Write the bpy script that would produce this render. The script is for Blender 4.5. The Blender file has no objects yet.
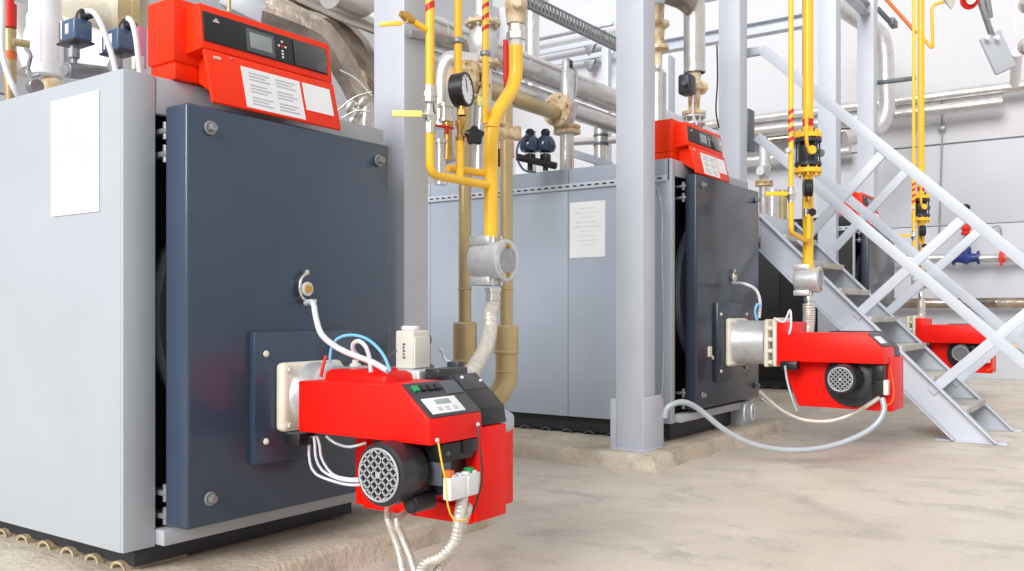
import bpy, bmesh, math, random
from math import sin, cos, pi, sqrt, atan2, radians
from mathutils import Vector, Matrix
random.seed(7)
C = bpy.context.scene.collection

# ---------------------------------------------------------------- measuring: camera 1 m above the floor, X along the boiler fronts, Y along their sides
FOC = 913.6
ANG = atan2(646, FOC)
FX, FY = cos(ANG), sin(ANG)
EYE = 1.0
def ray(px, py):
    u = px - 512; v = 311.5 - py
    return Vector((FX*FOC + FY*u, FY*FOC - FX*u, v))
def AX(px, py, X): q = ray(px, py); return Vector((0, 0, EYE)) + q*(X/q.x)
def AY(px, py, Y): q = ray(px, py); return Vector((0, 0, EYE)) + q*(Y/q.y)
def AZ(px, py, Z): q = ray(px, py); return Vector((0, 0, EYE)) + q*((Z-EYE)/q.z)
def AD(px, py, D): q = ray(px, py); return Vector((0, 0, EYE)) + q*(D/FOC)

# ---------------------------------------------------------------- materials
def lin(c): return tuple((x/255/12.92 if x/255 <= .04045 else ((x/255+.055)/1.055)**2.4) for x in c)
def mat(name, rgb, rough=.5, metal=0, var=.06, scale=6, bump=0, bscale=60, coat=0, stretch=None, rgb2=None, emit=None, wear=None):
    m = bpy.data.materials.new(name); m.use_nodes = True
    N, L = m.node_tree.nodes, m.node_tree.links
    b = N['Principled BSDF']
    b.inputs['Roughness'].default_value = rough; b.inputs['Metallic'].default_value = metal
    if name.endswith('red_coat') or name == 'red_coat': b.inputs['Specular IOR Level'].default_value = .25
    if coat: b.inputs['Coat Weight'].default_value = coat; b.inputs['Coat Roughness'].default_value = .12
    tc = N.new('ShaderNodeTexCoord'); mp = N.new('ShaderNodeMapping'); L.new(tc.outputs['Object'], mp.inputs['Vector'])
    if stretch: mp.inputs['Scale'].default_value = stretch
    n = N.new('ShaderNodeTexNoise'); n.inputs['Scale'].default_value = scale; n.inputs['Detail'].default_value = 5
    L.new(mp.outputs['Vector'], n.inputs['Vector'])
    r = N.new('ShaderNodeValToRGB')
    c = lin(rgb); c2 = lin(rgb2) if rgb2 else tuple(max(0, x*(1-2*var)) for x in c)
    r.color_ramp.elements[0].color = (*c2, 1); r.color_ramp.elements[1].color = (*(tuple(min(1, x*(1+var)) for x in c)), 1)
    r.color_ramp.elements[0].position = .3; r.color_ramp.elements[1].position = .65
    L.new(n.outputs['Fac'], r.inputs['Fac'])
    L.new(r.outputs['Color'], b.inputs['Base Color'])
    if bump:
        n2 = N.new('ShaderNodeTexNoise'); n2.inputs['Scale'].default_value = bscale; n2.inputs['Detail'].default_value = 4
        L.new(mp.outputs['Vector'], n2.inputs['Vector'])
        bp = N.new('ShaderNodeBump'); bp.inputs['Strength'].default_value = bump; bp.inputs['Distance'].default_value = .02
        L.new(n2.outputs['Fac'], bp.inputs['Height']); L.new(bp.outputs['Normal'], b.inputs['Normal'])
    return m
M = {}
M['casing'] = mat('light_grey_powder_coat', (178, 185, 193), .38, 0, .015, 3)
M['casing_shaded'] = mat('shaded_grey_powder_coat', (168, 178, 193), .4, 0, .02, 3)  # casing grey darkened: shade between the boilers put into the panel colour
M['frame'] = mat('silver_grey_coat', (176, 180, 187), .35, 0, .02, 3)
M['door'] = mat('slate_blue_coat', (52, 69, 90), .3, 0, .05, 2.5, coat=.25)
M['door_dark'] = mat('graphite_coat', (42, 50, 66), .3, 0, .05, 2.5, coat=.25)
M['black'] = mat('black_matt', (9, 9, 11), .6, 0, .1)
M['blackp'] = mat('black_plastic', (26, 25, 28), .38, 0, .08)
M['base'] = mat('dark_base_paint', (46, 47, 53), .55, 0, .12, 5)
M['red'] = mat('red_coat', (246, 52, 10), .42, 0, .02, 3)
M['redb'] = mat('burner_red_coat', (243, 22, 9), .42, 0, .02, 3)
M['yellow'] = mat('yellow_gas_paint', (252, 198, 44), .35, 0, .03, 6, coat=.2)
M['red_mark'] = mat('red_marking', (214, 32, 24), .45, 0, .04)
M['steel'] = mat('column_grey_paint', (194, 200, 211), .42, 0, .02, 4)
M['gold'] = mat('bronze_pipe_paint', (192, 172, 128), .34, .4, .08, 4)
M['brass'] = mat('brass', (205, 160, 84), .3, .8, .12, 10)
M['silver'] = mat('silver_cladding', (214, 212, 210), .3, .8, .06, 8, bump=.35, bscale=7)
M['foil'] = mat('crinkled_foil', (168, 154, 142), .26, .9, .2, 5, bump=.7, bscale=5)
M['pale_yellow'] = mat('pale_yellow_grip', (246, 232, 130), .45, 0, .02)
M['alu'] = mat('cast_aluminium', (208, 210, 212), .4, .55, .06, 30, bump=.1, bscale=120)
M['chrome'] = mat('nickel_fitting', (214, 212, 206), .25, .85, .06, 10)
M['braid'] = mat('braided_steel', (216, 210, 200), .42, .5, .12, 90)
M['cream'] = mat('cream_casting', (226, 220, 204), .5, 0, .06, 12, bump=.1, bscale=60)
M['rust'] = mat('stained_cream_casting', (226, 214, 186), .55, 0, .1, 14, rgb2=(176, 138, 84))
M['white'] = mat('white_plastic', (232, 233, 236), .4, 0, .02)
M['ivory'] = mat('ivory_plastic', (218, 216, 206), .42, 0, .02)
M['hose'] = mat('grey_white_hose', (214, 217, 226), .4, 0, .03)
M['greyhose'] = mat('grey_cable_sheath', (176, 184, 190), .35, .15, .04)
M['paper'] = mat('paper', (238, 240, 243), .7, 0, .01)
M['ink'] = mat('faint_print', (206, 207, 214), .7, 0, .05)
M['ink2'] = mat('label_print', (200, 200, 210), .7, 0, .05)
M['blue'] = mat('blue_grey_plastic', (72, 96, 128), .28, 0, .06, coat=.4)
M['blue_dark'] = mat('dark_blue_plastic', (34, 52, 84), .2, 0, .06, coat=.5)
M['navy'] = mat('blue_valve_paint', (34, 52, 120), .35, 0, .06)
M['screen'] = mat('grey_screen', (150, 158, 160), .15, 0, .02)
M['lcd'] = mat('green_grey_lcd', (150, 166, 160), .15, 0, .02)
M['glass'] = mat('smoked_cover', (34, 28, 26), .08, 0, .05, coat=1)
M['green'] = mat('green_switch', (20, 150, 80), .35)
M['gpanel'] = mat('graphite_panel', (52, 54, 60), .35, 0, .05)
M['motor'] = mat('motor_black', (50, 51, 56), .35, .2, .06)
M['grille'] = mat('grey_grille', (176, 178, 182), .4, .2, .04)
M['cyan'] = mat('pale_blue_tube', (120, 190, 225), .3)
M['orange'] = mat('orange_band', (235, 110, 40), .45)
M['pad'] = mat('tan_fibre', (190, 172, 142), .8, 0, .15, 30, bump=.4)
M['tread'] = mat('worn_grey_tread', (186, 184, 182), .6, 0, .1, 9, rgb2=(168, 160, 148))
M['galv'] = mat('galvanised_steel', (150, 152, 156), .4, .5, .12, 20)
M['dkgrey'] = mat('dark_grey_coat', (84, 90, 98), .4)
M['wall'] = mat('wall_paint', (203, 203, 208), .7, 0, .012, 1.2)
M['wall_low'] = mat('wall_paint_lower', (190, 192, 199), .7, 0, .015, 1.2)
M['pink'] = mat('pink_board', (226, 130, 160), .6)

def concrete(name, a, b, c, bump=.25):
    m = bpy.data.materials.new(name); m.use_nodes = True
    N, L = m.node_tree.nodes, m.node_tree.links; bs = N['Principled BSDF']; bs.inputs['Roughness'].default_value = .55
    tc = N.new('ShaderNodeTexCoord')
    def noise(s, d, dist=0, sc=(1, 1, 1)):
        mp = N.new('ShaderNodeMapping'); mp.inputs['Scale'].default_value = sc; L.new(tc.outputs['Object'], mp.inputs['Vector'])
        n = N.new('ShaderNodeTexNoise'); n.inputs['Scale'].default_value = s; n.inputs['Detail'].default_value = d; n.inputs['Distortion'].default_value = dist
        L.new(mp.outputs['Vector'], n.inputs['Vector']); return n
    n1 = noise(1.1, 8, .6); n2 = noise(3.6, 12, .35, (1, .7, 1)); n2.inputs['Roughness'].default_value = .66; n3 = noise(45, 6)
    r1 = N.new('ShaderNodeValToRGB'); r1.color_ramp.elements[0].position = .36; r1.color_ramp.elements[1].position = .62
    r1.color_ramp.elements[0].color = (*lin(b), 1); r1.color_ramp.elements[1].color = (*lin(a), 1)
    L.new(n1.outputs['Fac'], r1.inputs['Fac'])
    r2 = N.new('ShaderNodeValToRGB'); r2.color_ramp.elements[0].position = .32; r2.color_ramp.elements[1].position = .5
    r2.color_ramp.elements[0].color = (1, 1, 1, 1); r2.color_ramp.elements[1].color = (0, 0, 0, 1)
    L.new(n2.outputs['Fac'], r2.inputs['Fac'])
    mx = N.new('ShaderNodeMixRGB'); mx.inputs['Color2'].default_value = (*lin(c), 1)
    L.new(r2.outputs['Color'], mx.inputs['Fac']); L.new(r1.outputs['Color'], mx.inputs['Color1'])
    mx2 = N.new('ShaderNodeMixRGB'); mx2.blend_type = 'OVERLAY'; mx2.inputs['Fac'].default_value = .2
    L.new(mx.outputs['Color'], mx2.inputs['Color1']); L.new(n3.outputs['Fac'], mx2.inputs['Color2'])
    L.new(mx2.outputs['Color'], bs.inputs['Base Color'])
    bp = N.new('ShaderNodeBump'); bp.inputs['Strength'].default_value = bump; bp.inputs['Distance'].default_value = .02
    ad = N.new('ShaderNodeMath'); ad.operation = 'ADD'; L.new(n2.outputs['Fac'], ad.inputs[0]); L.new(n3.outputs['Fac'], ad.inputs[1])
    L.new(ad.outputs[0], bp.inputs['Height']); L.new(bp.outputs['Normal'], bs.inputs['Normal'])
    return m
M['floor'] = concrete('floor_concrete', (214, 205, 192), (202, 192, 178), (182, 175, 166), .1)
M['plinth'] = concrete('plinth_concrete', (220, 210, 194), (200, 188, 168), (172, 160, 142), .45)

# ---------------------------------------------------------------- mesh helpers
def NB(): return bmesh.new()
def box(bm, a, b, bev=0, mi=0, seg=2):
    x0, y0, z0 = (min(p, q) for p, q in zip(a, b)); x1, y1, z1 = (max(p, q) for p, q in zip(a, b))
    t = bmesh.new()
    v = [t.verts.new(p) for p in ((x0,y0,z0),(x1,y0,z0),(x1,y1,z0),(x0,y1,z0),(x0,y0,z1),(x1,y0,z1),(x1,y1,z1),(x0,y1,z1))]
    for f in ((3,2,1,0),(4,5,6,7),(0,1,5,4),(1,2,6,5),(2,3,7,6),(3,0,4,7)): t.faces.new([v[i] for i in f])
    if bev: bmesh.ops.bevel(t, geom=t.edges[:], offset=min(bev, .45*min(x1-x0, y1-y0, z1-z0)), segments=seg, profile=.5, affect='EDGES')
    merge(bm, t, mi)
def merge(bm, t, mi=0, mx=None):
    if mx is not None: t.transform(mx)
    vm = {v: bm.verts.new(v.co) for v in t.verts}
    for f in t.faces:
        try: g = bm.faces.new([vm[v] for v in f.verts]); g.material_index = mi
        except ValueError: pass
    t.free()
def frame_of(d):
    d = Vector(d).normalized(); u = d.orthogonal().normalized()
    for ax in (Vector((0, 0, 1)), Vector((1, 0, 0))):
        w = ax - d*ax.dot(d)
        if w.length > .2: u = w.normalized(); break
    return u, d.cross(u)
def rings(bm, R, mi=0, cap=True, close=False):
    vs = [[bm.verts.new(p) for p in r] for r in R]; n = len(vs[0])
    for a, b in zip(vs, vs[1:]):
        for i in range(n):
            f = bm.faces.new((a[i], a[(i+1) % n], b[(i+1) % n], b[i])); f.material_index = mi
    if cap:
        f = bm.faces.new(vs[0][::-1]); f.material_index = mi
        f = bm.faces.new(vs[-1]); f.material_index = mi
def lathe(bm, o, d, prof, n=24, mi=0, squ=1):
    """profile of (distance along d, radius) round the axis from o"""
    o = Vector(o); u, w = frame_of(d); d = Vector(d).normalized()
    rings(bm, [[o + d*h + (u*cos(2*pi*i/n) + w*sin(2*pi*i/n))*max(r, 1e-4) for i in range(n)] for h, r in prof], mi)
def cyl(bm, a, b, r, n=20, mi=0, r2=None, ch=0):
    a = Vector(a); b = Vector(b); L = (b-a).length; r2 = r if r2 is None else r2
    if ch: lathe(bm, a, b-a, [(0, r-ch), (ch, r), (L-ch, r2), (L, r2-ch)], n, mi)
    else: lathe(bm, a, b-a, [(0, r), (L, r2)], n, mi)
def smoothpath(pts, step=.02):
    P = [Vector(p) for p in pts]
    if len(P) < 3: 
        L = (P[1]-P[0]).length; k = max(1, int(L/step)); return [P[0].lerp(P[1], i/k) for i in range(k+1)]
    E = [P[0]*2-P[1]] + P + [P[-1]*2-P[-2]]; out = []
    for i in range(1, len(E)-2):
        a, b, c, d = E[i-1:i+3]; k = max(2, int((c-b).length/step))
        for j in range(k):
            t = j/k
            out.append(.5*((2*b) + (c-a)*t + (2*a-5*b+4*c-d)*t*t + (3*b-a-3*c+d)*t**3))
    out.append(P[-1]); return out
def bendpath(pts, R, seg=8):
    """straight runs with circular-ish bends of radius R at the inner corners"""
    P = [Vector(p) for p in pts]; out = [P[0]]
    for a, b, c in zip(P, P[1:], P[2:]):
        d1 = (a-b); d2 = (c-b); r = min(R, d1.length*.49, d2.length*.49)
        s = b + d1.normalized()*r; e = b + d2.normalized()*r
        for j in range(seg+1):
            t = j/seg; out.append((1-t)**2*s + 2*t*(1-t)*b + t*t*e)
    out.append(P[-1]); return out
def sweep(bm, path, r, n=14, mi=0):
    path = [Vector(p) for p in path]; q = [path[0]]
    for p in path[1:]:
        if (p-q[-1]).length > 1e-5: q.append(p)
    path = q; m = len(path); R = []
    u = None; s = 0
    for i, p in enumerate(path):
        d = (path[min(i+1, m-1)] - path[max(i-1, 0)]).normalized()
        if u is None: u = frame_of(d)[0]
        u = (u - d*u.dot(d)).normalized(); w = d.cross(u)
        if i: s += (p-path[i-1]).length
        rr = r(s, i/(m-1)) if callable(r) else r
        R.append([p + (u*cos(2*pi*k/n) + w*sin(2*pi*k/n))*rr for k in range(n)])
    rings(bm, R, mi)
def ribbed(r, pitch=.012, amp=.1): return lambda s, t: r*(1 + amp*sin(2*pi*s/pitch))
def prism(bm, poly, axis, a, b, bev=0, mi=0):
    """poly of 2-D points extruded along 'X' (y,z), 'Y' (x,z) or 'Z' (x,y)"""
    f = {'X': lambda p, t: (t, p[0], p[1]), 'Y': lambda p, t: (p[0], t, p[1]), 'Z': lambda p, t: (p[0], p[1], t)}[axis]
    t = bmesh.new(); n = len(poly)
    A = [t.verts.new(f(p, a)) for p in poly]; B = [t.verts.new(f(p, b)) for p in poly]
    t.faces.new(A); t.faces.new(B[::-1])
    for i in range(n): t.faces.new((A[i], B[i], B[(i+1) % n], A[(i+1) % n]))
    bmesh.ops.recalc_face_normals(t, faces=t.faces)
    if bev: bmesh.ops.bevel(t, geom=t.edges[:], offset=bev, segments=2, profile=.5, affect='EDGES')
    merge(bm, t, mi)
def bar(bm, a, b, w, h, mi=0, bev=.002):
    """rectangular bar from a to b, w across horizontally, h across vertically"""
    a = Vector(a); b = Vector(b); d = (b-a); L = d.length; d.normalize()
    s = Vector((0, 0, 1)).cross(d)
    s = s.normalized() if s.length > 1e-3 else Vector((1, 0, 0))
    up = d.cross(s)
    t = bmesh.new(); box(t, (0, -w/2, -h/2), (L, w/2, h/2), bev)
    mx = Matrix(((d.x, s.x, up.x, a.x), (d.y, s.y, up.y, a.y), (d.z, s.z, up.z, a.z), (0, 0, 0, 1)))
    merge(bm, t, mi, mx)
def bolt(bm, p, d, r=.008, mi=0):
    d = Vector(d).normalized(); p = Vector(p)
    cyl(bm, p, p+d*r*.35, r*1.5, 14, mi); cyl(bm, p+d*r*.3, p+d*r*1.3, r, 6, mi)
def obj(name, bm, m, parent=None, smooth=38):
    """one linked mesh object; the points are given in the world and stored relative to the parent thing"""
    if parent is not None:
        o0 = parent
        while o0.parent: o0 = o0.parent
        bmesh.ops.translate(bm, verts=bm.verts, vec=-Vector(o0['_at']))
    bmesh.ops.recalc_face_normals(bm, faces=bm.faces)
    for f in bm.faces: f.smooth = True
    for e in bm.edges:
        if len(e.link_faces) != 2 or e.calc_face_angle(0) > radians(smooth): e.smooth = False
    me = bpy.data.meshes.new(name); bm.to_mesh(me); bm.free()
    o = bpy.data.objects.new(name, me); C.objects.link(o)
    for k in (m if isinstance(m, (list, tuple)) else [m]): me.materials.append(M[k])
    if parent is not None: o.parent = parent
    return o
ROOTS = []
def thing(name, label, cat, loc, group=None):
    o = bpy.data.objects.new(name, None); C.objects.link(o); o.empty_display_size = .05
    o.location = loc; o['_at'] = tuple(loc); o['label'] = label; o['category'] = cat
    if group: o['group'] = group
    ROOTS.append(o); return o
def single(name, bm, m, label, cat, group=None, base=None):
    o = obj(name, bm, m); o['label'] = label; o['category'] = cat
    me = o.data; vs = [v.co for v in me.vertices]
    c = Vector((sum(v.x for v in vs)/len(vs), sum(v.y for v in vs)/len(vs), min(v.z for v in vs)))
    me.transform(Matrix.Translation(-c)); o.location = c
    if group: o['group'] = group
    ROOTS.append(o); return o
def struct(name, bm, m):
    o = obj(name, bm, m); o['kind'] = 'structure'; return o
def dup(o, shift, label=None, parent=None):
    c = o.copy(); C.objects.link(c)
    if parent is None:
        c.location = Vector(o.location) + Vector(shift); c['label'] = label; ROOTS.append(c)
    else: c.parent = parent
    for ch in list(o.children): dup(ch, None, None, c)
    return c
YM = Vector((0, -1, 0)); XM = Vector((-1, 0, 0)); Z = Vector((0, 0, 1))

# ---------------------------------------------------------------- the room
b = NB(); box(b, (-4, -8, -.2), (15.1, 11, 0)); struct('floor', b, 'floor')
b = NB(); box(b, (15.16, -8, 0), (15.4, 11.3, 7.2))
for z0, z1, k in ((0, 2.3, 1), (2.3, 3.53, 1), (3.545, 7.2, 0)):
    for y0 in (-8, -1.6, 4.8): box(b, (15.1, y0+.004, z0+.006), (15.18, min(y0+6.396, 11), z1-.004), .003, k)
struct('wall_right', b, ['wall', 'wall_low'])
b = NB(); box(b, (-4, 11.06, 0), (15.1, 11.3, 7.2))
for z0, z1 in ((0, 3.53), (3.545, 7.2)):
    for i in range(3): box(b, (-4+i*6.37, 11, z0+.004), (-4+i*6.37+6.36, 11.08, z1-.004), .003)
struct('wall_back', b, 'wall')

def plinth(x0, x1, y0, y1, h, label, seed):
    """cast concrete plinth with chipped, uneven edges"""
    random.seed(seed); b = NB(); nx = int((x1-x0)/.09); ny = int((y1-y0)/.12)
    top = {}
    loops = []
    def edge(frac, out, z, jit):
        pts = []
        for i in range(nx): pts.append((x0+(x1-x0)*i/nx, y0, 0, -1))
        for i in range(ny): pts.append((x1, y0+(y1-y0)*i/ny, 1, 0))
        for i in range(nx): pts.append((x1-(x1-x0)*i/nx, y1, 0, 1))
        for i in range(ny): pts.append((x0, y1-(y1-y0)*i/ny, -1, 0))
        return [b.verts.new((p[0]+p[2]*(out+random.uniform(-jit, jit)), p[1]+p[3]*(out+random.uniform(-jit, jit)), z+random.uniform(-jit, jit)*.5)) for p in pts]
    L = [edge(0, .015, 0, .004), edge(0, .006, h*.35, .009), edge(0, 0, h*.8, .006), edge(0, -.012, h-.003, .005), edge(0, -.03, h, 0)]
    for v in L[0]: v.co.z = 0
    for A, B in zip(L, L[1:]):
        for i in range(len(A)): b.faces.new((A[i], A[(i+1) % len(A)], B[(i+1) % len(A)], B[i]))
    b.faces.new(L[-1]); b.faces.new(L[0][::-1])
    single('concrete_plinth', b, 'plinth', label, 'plinth', 'concrete plinths under the boilers')
plinth(1.2, 3.45, 2.55, 6.2, .1, 'low rough concrete plinth under the nearest boiler at the left', 1)
plinth(5.15, 7.5, 2.56, 6.2, .1, 'rough concrete plinth under the middle boiler with the column standing on its corner', 2)
plinth(9.9, 12.3, 2.56, 6.2, .1, 'concrete plinth under the farthest boiler behind the stairs', 3)

# ---------------------------------------------------------------- boilers
def boiler(label, x0, x1, yf, yb, z0, z1, dx0, dx1, dz0, dz1, dy0, dy1, dm, sm, bp, burner_z, seams, rail):
    t = thing('boiler', label, 'boiler', ((x0+x1)/2, (yf+yb)/2, .1))
    b = NB(); n = len(seams)-1
    for a, c in zip(seams, seams[1:]):
        if rail:
            box(b, (x0, a+.002, z0), (x0+.03, c-.002, rail-.03), .002); box(b, (x0+.002, a+.002, rail-.03), (x0+.03, c-.002, z1), .002)
        else: box(b, (x0, a+.002, z0), (x0+.03, c-.002, z1), .003)
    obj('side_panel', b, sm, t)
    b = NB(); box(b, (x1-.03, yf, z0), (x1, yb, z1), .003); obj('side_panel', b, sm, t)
    b = NB(); box(b, (x0+.03, yf+.002, z1-.03), (x1-.03, yb, z1-.002), .003); obj('top_panel', b, 'frame', t)
    w = .125 if not rail else .06
    b = NB()
    box(b, (x0+.002, yf-.012, z0), (x0+w, yf+.02, z1), .004); box(b, (x0+w+.003, yf-.01, dz1-.02), (x1-.03, yf+.02, z1), .004)
    box(b, (x1-.07, yf-.01, z0), (x1-.002, yf+.02, dz1-.023), .004)
    obj('front_frame', b, 'casing' if not rail else 'frame', t)
    b = NB(); box(b, (x0+.06, yf+.05, z0+.02), (x1-.06, yb-.01, z1-.05)); obj('inner_body', b, 'black', t)
    # insulated drum behind the door
    b = NB(); cx = (dx0+dx1)/2; cz = (dz0+dz1)/2
    lathe(b, (cx, yf+.06, cz), YM, [(0, (dx1-dx0)*.5), (.03, (dx1-dx0)*.5), (.05, (dx1-dx0)*.48)], 40); obj('flue_ring', b, 'dkgrey', t)
    b = NB(); box(b, (x0+w, yf-.06, z0+.005), (x1-.02, yf+.03, z0+.06), .006); obj('bottom_trim', b, 'frame', t)
    b = NB(); box(b, (x0+.07, yf+.03, .115), (x1-.17, yb-.05, z0+.02), .004); obj('base', b, 'base', t)
    for i in range(14):
        y = yf+.1+i*(yb-yf-.3)/13
        b = NB(); R = []
        for s in (0, 1):
            pass
        th = [pi*.0+pi*j/8 for j in range(9)]
        poly = [(y+.045*cos(a), .1+.03*sin(a)) for a in th] + [(y+.033*cos(a), .1+.02*sin(a)) for a in th[::-1]]
        prism(b, poly, 'X', x0+.05, x0+.3); obj('support_pad', b, 'pad' if not rail else 'dkgrey', t)
    for zz in (dz1-.09, dz1-.17, dz0+.1, dz0+.02):
        b = NB(); box(b, (dx0+.005, dy1-.01, zz), (dx0+.07, yf+.05, zz+.018), .003); cyl(b, (dx0+.02, dy1+.02, zz-.02), (dx0+.02, dy1+.02, zz+.04), .012, 12); obj('hinge', b, 'galv', t)
    d = NB(); box(d, (dx0, dy0, dz0), (dx1, dy1, dz1), .012, seg=3); d = obj('door', d, dm, t)
    for bx in (dx0+.09, dx1-.07):
        for bz in (dz0+.095, dz1-.075):
            b = NB(); cyl(b, (bx, dy0, bz), (bx, dy0-.01, bz), .025, 24, ch=.003); cyl(b, (bx, dy0-.01, bz), (bx, dy0-.03, bz), .016, 6, ch=.002); obj('door_bolt', b, 'galv', d)
    px0, px1, pz0, pz1 = bp
    b = NB(); box(b, (px0, dy0-.028, pz0), (px1, dy0+.001, pz1), .003)
    b = obj('burner_plate', b, dm, d)
    for sx in (px0+.05, px1-.05):
        for sz in (pz0+.08, pz1-.08):
            c = NB(); cyl(c, (sx, dy0-.028, sz), (sx, dy0-.036, sz), .012, 16, ch=.002); cyl(c, (sx, dy0-.036, sz), (sx, dy0-.042, sz), .006, 6); obj('screw', c, 'cream', b)
    return t, d
B1, D1 = boiler('large boiler nearest the camera with pale grey side and slate blue door', 1.755, 3.04, 2.86, 5.3, .183, 1.82,
    1.887, 2.884, .258, 1.71, 2.68, 2.806, 'door', 'casing', (2.147, 2.631, .447, .926), .686, [2.86, 5.3], None)
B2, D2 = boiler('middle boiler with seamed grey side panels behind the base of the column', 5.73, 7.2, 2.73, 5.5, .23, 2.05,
    5.89, 7.09, .32, 1.957, 2.6, 2.69, 'door_dark', 'casing_shaded', (6.19, 6.79, .49, 1.06), .774, [2.73, 3.546, 4.873, 5.5], 1.93)
# slotted rail along the side of the middle boiler
def rail_on(t, x, y0, y1, z):
    b = NB(); box(b, (x-.018, y0, z-.022), (x+.001, y1, z+.022), .002, 0)
    n = int((y1-y0)/.062)
    for i in range(n):
        y = y0+.03+i*.062; box(b, (x-.0192, y, z-.004), (x-.017, y+.034, z+.007), 0, 1)
    obj('slotted_rail', b, ['steel', 'black'], t)
rail_on(B2, 5.73, 2.75, 5.3, 1.915)
b = NB(); box(b, (6.9, 2.66, .1), (7.06, 2.78, .29), .006); obj('front_foot', b, 'casing', B2)
# brass sight glass with air tube on the near door, and on the middle one
def sight(d, c, s=1):
    c = Vector(c); b = NB(); cyl(b, c, c+YM*.022*s, .020*s, 20, ch=.003); cyl(b, c+YM*.02*s, c+YM*.03*s, .027*s, 20, ch=.002)
    q = obj('sight_glass', b, 'ivory', d)
    b = NB(); cyl(b, c+YM*.0301*s, c+YM*.036*s, .015*s, 16); obj('lens', b, 'brass', q)
    b = NB(); sweep(b, smoothpath([c+Vector((.0, -.02*s, .06*s)), c+Vector((-.025*s, -.02*s, .04*s)), c+Vector((-.034*s, -.02*s, .0)), c+Vector((-.02*s, -.02*s, -.035*s)), c+Vector((.01*s, -.02*s, -.05*s))], .006), .006*s, 10)
    lathe(b, c+Vector((0, -.02*s, .062*s)), (.4, 0, 1), [(-.01*s, .008*s), (.0, .012*s), (.01*s, .008*s)], 12)
    cyl(b, c+Vector((0, -.02*s, -.05*s)), c+Vector((.04*s, -.025*s, -.047*s)), .010*s, 12); obj('tube_fitting', b, 'chrome', q)
sight(D1, AY(303, 289, 2.68)); sight(D2, AY(732.5, 278, 2.6), .9)
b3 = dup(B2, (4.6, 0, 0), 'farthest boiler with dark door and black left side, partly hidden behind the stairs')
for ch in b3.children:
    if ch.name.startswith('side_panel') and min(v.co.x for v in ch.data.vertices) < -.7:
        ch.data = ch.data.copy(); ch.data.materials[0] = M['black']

b = NB(); c = AY(709, 352, 2.6); box(b, c+Vector((-.025, -.012, -.035)), c+Vector((.03, .001, .04)), .005); cyl(b, c+Vector((.03, -.01, -.03)), c+Vector((.05, -.01, -.05)), .008, 8); obj('door_latch', b, 'cream', D2)

# sheets of paper taped on sides
def sheet(y0, y1, z0, z1, x, label, seed, lines):
    random.seed(seed); b = NB(); box(b, (x-.004, y0, z0), (x-.0015, y1, z1))
    H = (z1-z0)
    for i in range(lines):
        z = z1-H*.12-i*H*.74/lines; L = (y1-y0)*random.uniform(.35, .8); y = (y0+y1)/2+L/2; ye = y-L
        while y > ye+.004:
            w = random.uniform(.008, .022); box(b, (x-.0052, max(y-w, ye), z-.0028), (x-.0039, y, z+.0028), 0, 1); y -= w+.006
    single('paper_sheet', b, ['paper', 'ink'], label, 'paper', 'taped paper notices')
p = AX(100, 90, 1.755); q = AX(52, 217, 1.755)
sheet(p.y, q.y, AX(76, 214, 1.755).z, AX(76, 96, 1.755).z, 1.755, 'white sheet of paper with faint print taped on the nearest boiler side', 3, 9)
p = AX(605.5, 200, 5.73); q = AX(570, 258, 5.73)
sheet(p.y, q.y, q.z, p.z, 5.73, 'white printed notice taped on the middle boiler side panel', 4, 9)

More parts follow.
